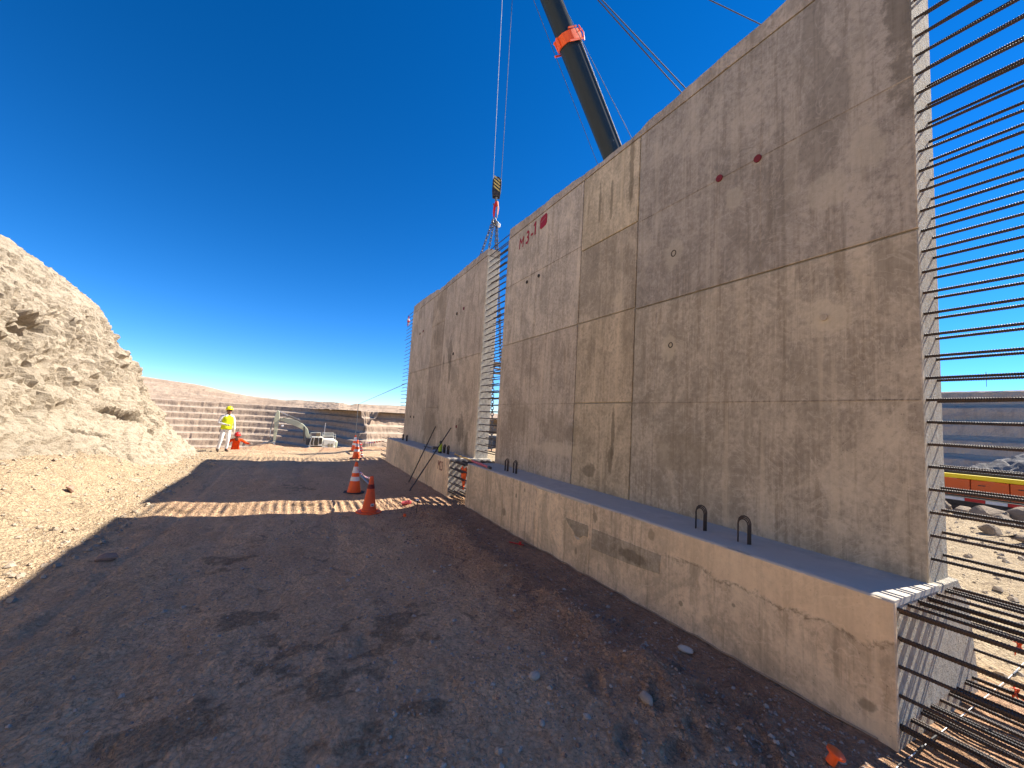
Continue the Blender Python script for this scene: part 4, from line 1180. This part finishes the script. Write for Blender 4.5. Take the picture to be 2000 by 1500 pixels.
for (w, h, s) in ((.84, .94, .783), (.84, .94, .799)):
    ring = [(-w / 2, h * .5), (w / 2, h * .5)] + [(w / 2 * math.cos(math.pi * k / 12), -h * .06 - h * .44 * math.sin(math.pi * k / 12)) for k in range(13)]
    prof.append([bp(s, x, z) for x, z in ring])
n = len(prof[0])
mb.add(prof[0] + prof[1], [(k, (k + 1) % n, n + (k + 1) % n, n + k) for k in range(n)] + [tuple(reversed(range(n))), tuple(range(n, 2 * n))])
cput(mb.build('boom_collar', M['crane_orange'], angle=40))
for s in (-1, 1):
    for pts, r in (([bp(.778, s * .42, .48), bp(.791, s * .42, .62), bp(.803, s * .42, .48)], .05), ([bp(.781, s * .44, -.42), bp(.781, s * .44, .44)], .08),
                   ([bp(.801, s * .44, -.2), bp(.801, s * .46, .25)], .07), ([bp(.791, s * .46, .1), bp(.790, s * .62, .2)], .04)):
        cput(MB().tube(pts, r, 6).build('collar_bracket', M['crane_orange']))
for s in (-.24, 0, .24): cput(MB().tube([bp(.783, s, -.50 + abs(s) * .5), bp(.799, s, -.53 + abs(s) * .5)], .09, 6).build('collar_rib', M['crane_orange']))
cput(MB().lathe([(.72, -.33), (.8, -.27), (.8, .27), (.72, .33)], 18, TIP - Vector((.0, 0, .2)), 'Y').build('tip_sheave', M['black']))
for (b, r) in (((35.7, 16.3, 17.2), .045), ((35.7, 16.3, 18.5), .045), ((34.9, 16.4, 34.0), .045), ((37.0, 20.2, 3.0), .024)):
    cput(MB().tube([TIP, b], r, 6).build('stay_cable', M['wire']))
cput(MB().tube([TIP + Vector((-1.0, .4, -.6)), (38.6, 31.9, 8.5)], .024, 6).build('stay_cable', M['wire']))
cput(MB().tube([PIV + D * 8, (35.7, 16.3, 17.8)], .25, 8).build('guy_strut', M['black']))
cput(MB().tube([PIV + D * 10, (34.9, 16.4, 34.0)], .25, 8).build('guy_strut', M['black']))
cput(MB().tube([(39.5, 24.0, 3.5), (35.7, 16.3, 17.8)], .05, 6).build('stay_cable', M['wire']))
cput(MB().tube([(39.7, 25.5, 3.0), PIV + D * 10 - upv * .8], .38, 10).build('luffing_cylinder', M['boom']))

# hook block with its ropes, and the chain sling hanging from it
HBL = Vector((11.13, 25.1, 17.29))
hb = empty('hook_block', HBL); tag(hb, 'black crane hook block with yellow diagonal stripes hanging on thin ropes', 'hook block')
Mh = Matrix.Rotation(rad(-24), 3, 'Z')            # cheeks face the road
def H(v): return tuple((Mh @ Vector(v)) * Q)
def hmesh(mb):
    mb.v = [H(v) for v in mb.v]; return mb
oval = [(.15 * math.cos(a), .60 + .18 * math.sin(a)) for a in np.linspace(0, math.pi, 9)] + [(-.15, .34), (-.12, .10), (.12, .10), (.15, .34)]
for y in (-.11, .08):
    hmesh(MB().prism(oval, y, y + .03, 'Y', .006)).build('cheek_plate', M['black'], hb)
hmesh(MB().lathe([(.135, -.05), (.14, -.04), (.11, 0), (.14, .04), (.135, .05)], 18, (0, 0, .58), 'Y')).build('sheave', M['steel'], hb)
for k in range(4):
    z0 = .30 + k * .115
    poly = [(-.105, z0 + .10), (.105, z0 - .06), (.105, z0), (-.105, z0 + .16)]
    hmesh(MB().prism(poly, -.1165, -.11, 'Y')).build('yellow_stripe', M['stripe_yellow'], hb)
hmesh(MB().lathe([(.03, -.13), (.03, .13)], 10, (0, 0, .68), 'Y')).build('axle_pin', M['wire_light'], hb)
pts = [(0, 0, .10), (0, 0, -.02)] + [(.075 * math.sin(a), 0, -.12 + .095 * math.cos(a)) for a in np.linspace(.2, 4.6, 10)]
hmesh(MB().tube(pts, [.04, .035] + [.035 - .001 * i for i in range(10)], 8)).build('hook', M['steel'], hb)
for k, dx in enumerate((-.135, .135)):
    p0 = Vector(H((dx, 0, .60))); p1 = TIP - HBL + Vector(H((dx * 1.5, 0, 0)))
    MB().tube([p0, p1], .018, 6).build('hoist_rope', M['wire_light'] if k == 0 else M['wire'], hb)

SLL = Vector((11.13, 25.1, 15.82))
sl = empty('chain_sling', SLL); tag(sl, 'four leg lifting chain with red slings dropping behind the far panel', 'chain sling')
def T_(dx, dy, dz): return Vector((dx, dy, dz)) * Q
MB().tube([T_(.02, 0, .64), T_(-.03, 0, .45), T_(-.04, 0, .25), T_(-.03, 0, .1)], [.09, .10, .09, .06], 8).build('round_sling', M['red'], sl)
MB().tube([T_(.03, -.05, .64), T_(.07, -.06, .4), T_(.06, -.05, .18)], [.06, .075, .06], 8).build('round_sling', M['orange'], sl)
MB().tube([T_(.03, -.08, .45), T_(.04, -.09, .05)], .046, 8).build('shackle', M['wire_light'], sl)
for k in range(3):
    a_ = k * 2.1
    MB().tube([T_(.06 * math.cos(t_) + .04 * k, .04 * math.sin(a_), -.02 + .10 * math.sin(t_) - .06 * k) for t_ in np.linspace(0, 2 * math.pi, 11)], .038, 6).build('master_link', M['steel'], sl)
MB().lathe([(.04, -.16), (.10, -.12), (.115, .08), (.04, .16)], 10, tuple(T_(.12, -.12, -.20))).build('grab_hook', M['white_band'], sl)
def link_verts():
    mb = MB(); pts = []
    for t_ in np.linspace(0, 2 * math.pi, 9)[:-1]:
        pts.append((.040 * math.cos(t_), 0, .062 * math.sin(t_)))
    pts.append(pts[0])
    mb.tube(pts, .013, 5, caps=False)
    return np.array(mb.v), mb.f
LV, LF = link_verts()
for a, b in ((T_(-.05, 0, 0), (8.6, 31.7, 0)), (T_(0, .03, -.05), (10.6, 28.9, 0)), (T_(.05, -.03, -.05), (10.55, 22.0, 0)), (T_(.09, 0, -.10), (11.2, 21.7, 0))):
    b = Vector(b) - SLL; d = b - a; n = int(d.length / .19)
    q = d.to_track_quat('Z', 'Y').to_matrix()
    mb = MB()
    for i in range(n):
        R_ = q @ Matrix.Rotation(math.pi / 2 * (i % 2), 3, 'Z')
        c_ = a + d * ((i + .5) / n)
        mb.add([tuple(R_ @ Vector(v) * Q + c_) for v in LV], LF)
    mb.build('chain', M['steel'], sl, fix=False)
root = empty('tag_line', (7.76, 60.0, gz(7.76, 60.0))); tag(root, 'thin rope rising from the pit edge towards the far panel', 'rope')
MB().tube([(0, 0, 0), (0, 0, 2.83 - root.location.z)], .05, 6).build('anchor_post', M['steel'], root)
MB().tube([(0, 0, 2.8 - root.location.z), Vector((5.85, 24.0, 3.75)) - root.location, Vector((4.46, 16.5, 3.92)) - root.location], .018, 5).build('rope', M['wire'], root)

# ================================================================== EXCAVATOR on the lower bench
EY = 58.0
ex = empty('excavator', (3.6, EY, -3.95), 0.0); tag(ex, 'cream excavator digging beyond the ground edge with its arm folded down', 'excavator')
einv = Matrix.Translation(-ex.location)
def eput(o):
    o.parent = ex; o.matrix_parent_inverse = einv; return o
boom_poly = [(-1.42, .40), (-1.01, .46), (-.28, .33), (.45, .14), (1.16, -.24), (1.69, -.8), (1.98, -1.61), (2.0, -1.9), (1.64, -1.91), (1.3, -1.11), (1.01, -.83), (.31, -.51), (-1.06, 0), (-1.42, .07)]
eput(MB().prism(boom_poly, EY - .3, EY + .3, 'Y', .03).build('boom', M['exc']))
stick = [(-1.79, 1.36), (-1.63, 1.23), (-1.53, .43), (-1.57, -.48), (-1.74, -2.53), (-1.97, -2.42), (-2.03, -.5), (-2.13, .28), (-1.97, 1.15)]
eput(MB().prism(stick, EY - .22, EY + .22, 'Y', .03).build('stick', M['exc']))
bk = [(-1.84, -2.62), (-2.3, -2.54), (-3.0, -2.72), (-3.35, -2.95), (-3.42, -3.2), (-3.1, -3.05), (-2.5, -2.95), (-2.3, -3.3), (-1.8, -3.35), (-1.72, -2.9)]
bkt = eput(MB().prism(bk, EY - .75, EY + .75, 'Y', .03).build('bucket', M['steel']))
for k in range(5):
    o = MB().box((-3.62, EY - .68 + .32 * k, -3.26), (-3.38, EY - .58 + .32 * k, -3.16), .02).build('tooth', M['steel']); o.parent = bkt
for name, a, b, r, m in (('stick_cylinder', (-.63, .77), (.75, .22), .085, 'steel'), ('stick_rod', (-1.66, 1.22), (-.63, .77), .05, 'chrome'), ('bucket_cylinder', (-2.16, .45), (-2.33, -1.0), .075, 'steel'),
                         ('bucket_rod', (-2.33, -1.0), (-2.37, -1.9), .045, 'chrome'), ('boom_cylinder', (1.28, -.50), (1.45, -2.3), .10, 'black')):
    offs = (-.42, .42) if name == 'boom_cylinder' else (0,)
    for dy in offs:
        eput(MB().tube([(a[0], EY + dy - (.3 if name.startswith('bucket') else 0), a[1]), (b[0], EY + dy - (.3 if name.startswith('bucket') else 0), b[1])], r, 8).build(name, M[m]))
eput(MB().prism([(-2.37, -1.9), (-2.25, -1.85), (-1.9, -2.45), (-2.35, -2.6), (-2.5, -2.5), (-2.05, -2.35)], EY - .2, EY + .2, 'Y', .01).build('bucket_link', M['steel']))
eput(MB().tube([(-1.2, EY - .33, .44), (-.5, EY - .33, .56), (.45, EY - .33, .30), (1.0, EY - .33, .02)], .04, 6).build('hydraulic_hose', M['black']))
eput(MB().box((-1.25, EY - .42, -.62), (-1.02, EY - .30, -.42), .02).build('work_light', M['white_band']))
eput(MB().box((2.0, EY - 1.45, -3.1), (5.0, EY + 1.45, -2.75), .05).build('turntable_deck', M['excwhite']))
eput(MB().box((3.55, EY - 1.45, -2.76), (5.02, EY + 1.45, -1.98), .10).build('engine_house', M['excwhite']))
eput(MB().box((4.55, EY - 1.40, -3.05), (5.25, EY + 1.40, -2.1), .12).build('counterweight', M['exc']))
for k in range(2):
    v_ = eput(MB().box((4.12 + .36 * k, EY - 1.475, -2.92), (4.36 + .36 * k, EY - 1.44, -2.48), .01).build('vent_grille', M['grille']))
    for q in range(5):
        o = MB().box((4.13 + .36 * k, EY - 1.485, -2.89 + .085 * q), (4.35 + .36 * k, EY - 1.474, -2.86 + .085 * q), .003).build('slat', M['exc']); o.parent = v_
cab = eput(MB().prism([(2.12, -3.0), (2.02, -2.5), (2.20, -1.68), (3.50, -1.68), (3.50, -3.0)], EY - 1.45, EY - .45, 'Y', .04).build('cab', M['excwhite']))
for poly in ([(2.58, -2.75), (2.50, -2.45), (2.56, -1.80), (2.98, -1.80), (2.98, -2.75)], [(3.06, -2.55), (3.06, -1.80), (3.42, -1.80), (3.42, -2.55)], [(2.18, -2.70), (2.14, -2.4), (2.27, -1.80), (2.46, -1.80), (2.40, -2.45), (2.46, -2.70)]):
    o = MB().prism(poly, EY - 1.47, EY - 1.44, 'Y', .004).build('window', M['glass']); o.parent = cab
o = MB().prism([(1.98, -2.5), (2.16, -1.72), (2.22, -1.72), (2.06, -2.55)], EY - 1.40, EY - .5, 'Y', .004).build('windscreen', M['glass']); o.parent = cab
eput(MB().box((1.62, EY - .4, -2.8), (2.4, EY + .4, -1.9), .06).build('boom_foot', M['machine']))
eput(MB().box((2.1, EY + .5, -2.75), (3.5, EY + 1.45, -1.9), .06).build('tank_box', M['excwhite']))
def rail(pts, r=.028): return eput(MB().tube(pts, r, 6).build('handrail', M['excwhite']))
for y in (EY - 1.4, EY + 1.4):
    rail([(3.55, y, -1.98), (3.55, y, -1.30), (4.90, y, -1.27), (4.93, y, -1.98)])
    rail([(3.55, y, -1.62), (4.92, y, -1.60)])
rail([(2.10, EY - 1.3, -1.66), (2.05, EY - 1.3, -1.20), (3.20, EY - 1.3, -1.16), (3.20, EY - 1.3, -1.66)])
eput(MB().box((2.70, EY - .9, -1.66), (3.20, EY - .5, -1.15), .04).build('roof_unit', M['grille']))
eput(MB().tube([(3.60, EY - .8, -1.7), (3.66, EY - .8, .10)], .018, 6).build('antenna', M['white_band']))
for s in (-1, 1):
    trk = eput(MB().prism([(1.2, -3.85), (1.5, -4.15), (5.3, -4.15), (5.7, -3.85), (5.6, -3.45), (5.2, -3.25), (1.6, -3.25), (1.25, -3.5)], EY + s * 1.15 - .3, EY + s * 1.15 + .3, 'Y', .05).build('crawler_track', M['steel']))
    for k in range(5):
        o = MB().lathe([(.24, -.32), (.24, .32)], 12, (1.75 + .82 * k, EY + s * 1.15, -3.80), 'Y').build('track_wheel', M['machine']); o.parent = trk
    for k in range(14):
        o = MB().box((1.4 + .29 * k, EY + s * 1.15 - .33, -4.19), (1.64 + .29 * k, EY + s * 1.15 + .33, -4.13), .01).build('track_shoe', M['steel']); o.parent = trk
eput(MB().box((2.6, EY - .9, -3.85), (4.6, EY + .9, -3.1), .08).build('undercarriage', M['machine']))

# ================================================================== PEOPLE
def skin_person(joints, edges, radii, regions, name):
    me = bpy.data.meshes.new(name)
    keys = list(joints)
    me.from_pydata([joints[k] for k in keys], [], [])
    ed = [(keys.index(a), keys.index(b)) for a, b in edges]
    me.clear_geometry(); me.from_pydata([joints[k] for k in keys], ed, [])
    o = bpy.data.objects.new(name, me); COL.objects.link(o)
    sk = o.modifiers.new('skin', 'SKIN'); sk.use_smooth_shade = True
    for i, k in enumerate(keys):
        r = radii[k]; sv = me.skin_vertices[0].data[i]
        sv.radius = r if isinstance(r, tuple) else (r, r)
        sv.use_root = (k == 'pelvis')
    ss = o.modifiers.new('sub', 'SUBSURF'); ss.levels = 2; ss.render_levels = 2
    bpy.context.view_layer.update()
    new = bpy.data.meshes.new_from_object(o.evaluated_get(bpy.context.evaluated_depsgraph_get()))
    bpy.data.objects.remove(o)
    new.name = name
    mats = []
    for m in regions.values():
        if m not in mats: mats.append(m)
    new.materials.clear()
    for m in mats: new.materials.append(m)
    segs = [(Vector(joints[a]), Vector(joints[b]), regions.get((a, b), regions['default'])) for a, b in edges]
    for f in new.polygons:
        c = f.center; best = 9; bm_ = None
        for a, b, m in segs:
            ab = b - a; u = max(0, min(1, (c - a).dot(ab) / max(ab.length_squared, 1e-9)))
            d = (c - a - ab * u).length
            if d < best: best, bm_ = d, m
        f.material_index = mats.index(bm_); f.use_smooth = True
    return link_mesh(name, new)

def hand(J, E, R, Rg, wrist, tag_, d, palm_n, side_v, mat):
    """palm plus five bent fingers continuing from a wrist joint"""
    d, palm_n, side_v = Vector(d).normalized(), Vector(palm_n).normalized(), Vector(side_v).normalized()
    w = Vector(J[wrist])
    J[tag_ + 'palm'] = tuple(w + d * .065); R[tag_ + 'palm'] = (.036, .020); E.append((wrist, tag_ + 'palm')); Rg[(wrist, tag_ + 'palm')] = mat
    for i, (s, L) in enumerate(((-.027, .070), (-.009, .085), (.009, .08), (.026, .062))):
        a = w + d * .105 + side_v * s; b = a + d * L * .5 + palm_n * .010; c = b + d * L * .38 + palm_n * .026
        for q, (p, r) in enumerate(((a, .010), (b, .009), (c, .0075))):
            J[f'{tag_}f{i}{q}'] = tuple(p); R[f'{tag_}f{i}{q}'] = r
        for x, y in ((tag_ + 'palm', f'{tag_}f{i}0'), (f'{tag_}f{i}0', f'{tag_}f{i}1'), (f'{tag_}f{i}1', f'{tag_}f{i}2')):
            E.append((x, y)); Rg[(x, y)] = mat
    a = w + d * .045 - side_v * .036; b = a + d * .035 - side_v * .020 + palm_n * .012
    for q, (p, r) in enumerate(((a, .012), (b, .009))):
        J[f'{tag_}t{q}'] = tuple(p); R[f'{tag_}t{q}'] = r
    E += [(tag_ + 'palm', f'{tag_}t0'), (f'{tag_}t0', f'{tag_}t1')]
    Rg[(tag_ + 'palm', f'{tag_}t0')] = mat; Rg[(f'{tag_}t0', f'{tag_}t1')] = mat

def person(loc, rz, label, J, body_m, arm_m, hand_m, helmet_m, vest_m=None, torso_tilt=None):
    """x forward, y to the left"""
    root = empty('person', loc, rz); tag(root, label, 'person')
    R = dict(pelvis=(.15, .12), waist=(.145, .11), chest=(.17, .125), neckbase=(.085, .075), neck=.056, jaw=(.072, .078), brow=(.082, .092), crown=(.062, .07),
             hipL=.10, hipR=.10, kneeL=.066, kneeR=.066, ankL=.055, ankR=.055, heelL=.05, heelR=.05, toeL=(.045, .035), toeR=(.045, .035),
             shL=.072, shR=.072, elL=.048, elR=.048, wrL=.034, wrR=.034)
    E = [('pelvis', 'waist'), ('waist', 'chest'), ('chest', 'neckbase'), ('neckbase', 'neck'), ('neck', 'jaw'), ('jaw', 'brow'), ('brow', 'crown'),
         ('pelvis', 'hipL'), ('hipL', 'kneeL'), ('kneeL', 'ankL'), ('ankL', 'heelL'), ('heelL', 'toeL'), ('pelvis', 'hipR'), ('hipR', 'kneeR'), ('kneeR', 'ankR'), ('ankR', 'heelR'), ('heelR', 'toeR'),
         ('neckbase', 'shL'), ('shL', 'elL'), ('elL', 'wrL'), ('neckbase', 'shR'), ('shR', 'elR'), ('elR', 'wrR')]
    Rg = {'default': body_m}
    for k in (('neck', 'jaw'), ('jaw', 'brow'), ('brow', 'crown')): Rg[k] = M['skin']
    Rg[('neckbase', 'neck')] = M['scarf']
    for s in 'LR':
        Rg[('ank' + s, 'heel' + s)] = M['boot']; Rg[('heel' + s, 'toe' + s)] = M['boot']
        Rg[('neckbase', 'sh' + s)] = arm_m; Rg[('sh' + s, 'el' + s)] = arm_m; Rg[('el' + s, 'wr' + s)] = arm_m
        w, e_ = Vector(J['wr' + s]), Vector(J['el' + s])
        d = (w - e_).normalized(); pn = Vector((0, 1 if s == 'R' else -1, 0)); pn = (pn - d * pn.dot(d)).normalized(); sv = d.cross(pn)
        hand(J, E, R, Rg, 'wr' + s, 'hand' + s, d, pn, sv, hand_m)
    body = skin_person(J, E, R, Rg, 'body'); body.parent = root
    br = Vector(J['brow']); up = (Vector(J['crown']) - Vector(J['jaw'])).normalized()
    q = up.to_track_quat('Z', 'Y') if abs(up.z) < .999 else Matrix.Identity(3).to_quaternion()
    fw = Vector((1, 0, 0)); fw = (fw - up * fw.dot(up)).normalized(); lf = up.cross(fw)
    Q = Matrix((fw, lf, up)).transposed()
    def hp(v): return br + Q @ Vector(v)
    # helmet: dome, brim and peak
    mb = MB(); mb.lathe([(.128, .020), (.132, .035), (.128, .07), (.112, .12), (.078, .155), (.03, .172), (.004, .174)], 18)
    mb.lathe([(.146, .022), (.148, .030), (.125, .034)], 18)
    mb.prism([(.10, -.095), (.18, -.06), (.195, 0), (.18, .06), (.10, .095)], .016, .026, 'Z', .003)
    mb.box((-.10, -.018, .15), (.09, .018, .182), .01)
    mb.v = [tuple(hp(v)) for v in mb.v]
    mb.build('helmet', helmet_m, root)
    # face: nose, ears, mouth, dark glasses
    mb = MB().tube([(.085, 0, .0), (.112, 0, -.035), (.092, 0, -.045)], [.010, .015, .010], 6); mb.v = [tuple(hp(v)) for v in mb.v]; mb.build('nose', M['skin'], root)
    for s in (-1, 1):
        mb = MB().lathe([(.012, -.03), (.02, -.01), (.02, .015), (.008, .03)], 8, (.0, s * .088, -.02)); mb.v = [tuple(hp(v)) for v in mb.v]; mb.build('ear', M['skin'], root)
    mb = MB().box((.078, -.026, -.082), (.094, .026, -.072), .003); mb.v = [tuple(hp(v)) for v in mb.v]; mb.build('mouth', M['pink_red'], root)
    mb = MB().box((.075, -.075, -.012), (.102, -.008, .016), .008).box((.075, .008, -.012), (.102, .075, .016), .008).box((.088, -.01, .0), (.098, .01, .008), .002).box((-.02, -.092, .0), (.09, -.084, .010), .002).box((-.02, .084, .0), (.09, .092, .010), .002)
    mb.v = [tuple(hp(v)) for v in mb.v]; mb.build('safety_glasses', M['glass'], root)
    if vest_m:
        rings = []; n = 20
        pe, wa, ch, nb = (Vector(J[k]) for k in ('pelvis', 'waist', 'chest', 'neckbase'))
        for c_, rx, ry in ((pe + Vector((0, 0, -.06)), .155, .195), (pe, .160, .200), (wa, .152, .188), (ch, .165, .205), (ch + (nb - ch) * .55, .145, .190), (nb + Vector((0, 0, .015)), .085, .115)):
            rings.append([(c_.x + rx * math.cos(2 * math.pi * k / n), c_.y + ry * math.sin(2 * math.pi * k / n), c_.z) for k in range(n)])
        mb = MB(); mb.add([p for r in rings for p in r], [(i * n + k, i * n + (k + 1) % n, (i + 1) * n + (k + 1) % n, (i + 1) * n + k) for i in range(len(rings) - 1) for k in range(n)])
        v_ = mb.build('vest', vest_m, root, fix=False)
        md = v_.modifiers.new('thick', 'SOLIDIFY'); md.thickness = .008
    return root

J1 = dict(pelvis=(0, 0, .97), waist=(.0, 0, 1.12), chest=(.02, .01, 1.32), neckbase=(.02, .015, 1.49), neck=(.035, .015, 1.55), jaw=(.055, .015, 1.61), brow=(.045, .015, 1.69), crown=(.035, .015, 1.77),
          hipL=(0, .10, .90), hipR=(0, -.10, .90), kneeL=(.07, .08, .50), kneeR=(.02, -.15, .50), ankL=(.02, .07, .12), ankR=(-.06, -.20, .12), heelL=(.0, .07, .055), heelR=(-.08, -.20, .055), toeL=(.19, .08, .04), toeR=(.11, -.24, .04),
          shL=(.0, .20, 1.43), shR=(.0, -.19, 1.43), elL=(.01, .27, 1.16), elR=(-.03, -.29, 1.17), wrL=(.05, .28, .92), wrR=(.19, -.12, 1.12))
p1 = person((-2.47, 20.9, gz(-2.47, 20.9)), rad(-62), 'person standing in white clothes with yellow vest and yellow helmet', J1, M['white_cloth'], M['white_cloth'], M['glove'], M['helmet_y'], M['vest'])
p1.scale = (1.03, 1.03, 1.03)
J2 = dict(pelvis=(-.10, 0, .90), waist=(-.02, 0, 1.04), chest=(.10, 0, 1.22), neckbase=(.20, 0, 1.36), neck=(.26, 0, 1.40), jaw=(.32, 0, 1.44), brow=(.335, 0, 1.52), crown=(.34, 0, 1.60),
          hipL=(-.10, .10, .84), hipR=(-.10, -.10, .84), kneeL=(.06, .14, .48), kneeR=(.04, -.14, .48), ankL=(-.08, .15, .12), ankR=(-.10, -.15, .12), heelL=(-.10, .15, .055), heelR=(-.12, -.15, .055), toeL=(.09, .18, .04), toeR=(.07, -.18, .04),
          shL=(.14, .21, 1.31), shR=(.14, -.21, 1.31), elL=(.14, .42, 1.16), elR=(.05, -.36, 1.10), wrL=(.32, .54, 1.16), wrR=(.16, -.30, .86))
person((-2.28, 23.0, gz(-2.28, 23.0)), rad(-80), 'person in orange overalls and red helmet stooping below the ground edge', J2, M['overall'], M['overall'], M['glove'], M['helmet_r'])

# ================================================================== RIGHT SIDE AND BACKGROUND
# row of boulders in front of the crane
BOULD = [(16.1, 5.3, .30), (16.35, 4.62, .34), (16.3, 4.05, .26), (16.1, 3.55, .36), (16.4, 3.0, .40), (15.9, 2.45, .34), (16.2, 5.95, .32), (16.5, 6.7, .38), (13.5, 2.95, .20), (12.6, 2.25, .30), (15.7, 4.35, .22), (15.6, 3.2, .24), (16.5, 1.9, .36)]
BL = ['boulder in the row by the crane, just beside the wall end', 'rounded boulder second in the row below the striped skirt', 'small grey boulder in the row below the locker doors', 'lumpy boulder in the middle of the row by the crane',
      'largest pale boulder in the row below the striped skirt', 'tan boulder at the right edge of the picture', None, None, 'small low rock on the sunlit ground before the row', 'flat pale slab of rock nearest behind the bars', 'pebbly rock in front of the boulder row', 'angular rock leaning on the largest pale boulder', None]
for i, ((x, y, r), lab) in enumerate(zip(BOULD, BL)):
    if lab is None: continue
    one('boulder', shard(r * 1.05, 80 + i, (1.1, 1.0, .8 if i != 9 else .45), 20, .10), M['boulder'], lab, 'rock', (x, y, gz(x, y) + r * .3), (0, 0, i * .9), angle=25)
# heap of grey gravel
hx = np.linspace(30, 56, 110); hy = np.linspace(-18, 15, 150); HX_, HY_ = np.meshgrid(hx, hy)
hz = 9.6 * np.exp(-((HX_ - 42) / 6.5) ** 2) * (.94 + .06 * sstep(9.9, 7, HY_)) * sstep(11.7, 9.8, HY_) * (1 + .06 * fbm(HX_ * .4, HY_ * .4, None, 4, 95)) + .45 * fbm(HX_ * 1.2, HY_ * 1.6, None, 4, 96) - 8.1
tag(link_mesh('gravel_heap', np_mesh('gravel_heap', np.stack([HX_.ravel(), HY_.ravel(), hz.ravel()], 1), grid_faces(150, 110), smooth=False), M['greygravel']), 'grey gravel heap behind the orange crane at right', 'gravel heap')
mb = MB().tube([(0, 0, -1), (0, 0, 3.2)], .06, 6).tube([(0, -.35, 2.6), (0, .35, 2.6)], .05, 6)
one('pylon', mb, M['steel'], 'tiny pole standing on top of the shaded quarry face', 'pole', (171.0, 37.2, 20.3))
# machine seen low through the gap between the panels
root = empty('generator', (18.3, 36.5, gz(18.3, 36.5))); tag(root, 'dark machine standing on pale ground, seen through the panel gap', 'machine')
z0 = root.location.z
MB().box((-1.0, -.8, .25), (1.4, .8, 1.75), .06).build('housing', M['machine'], root)
for k in range(4): MB().box((-.8 + .52 * k, -.83, .6), (-.42 + .52 * k, -.805, 1.45), .01).build('louvre', M['black'], root)
MB().box((-1.1, -.85, .05), (1.5, .85, .24), .03).build('skid', M['steel'], root)
MB().tube([(.9, 0, 1.7), (.9, 0, 2.2)], .06, 8).build('exhaust', M['steel'], root)
root = empty('conveyor_gantry', (29.0, 60.0, gz(29, 60))); tag(root, 'brown gantry high up, seen through the panel gap', 'gantry')
z0 = root.location.z
for (za, zb) in ((9.3, 9.55), (10.1, 10.25), (10.6, 11.25)):
    MB().box((-6, -.6, za - z0), (7, .6, zb - z0), .03).build('girder', M['girder'], root)
for k in range(9): MB().tube([(-5.5 + 1.4 * k, -.5, 9.4 - z0), (-4.8 + 1.4 * k, -.5, 10.9 - z0)], .08, 6).build('brace', M['girder'], root)
for x in (-5, 6): MB().box((x - .25, -.25, -1), (x + .25, .25, 9.4 - z0), .03).build('trestle_leg', M['girder'], root)
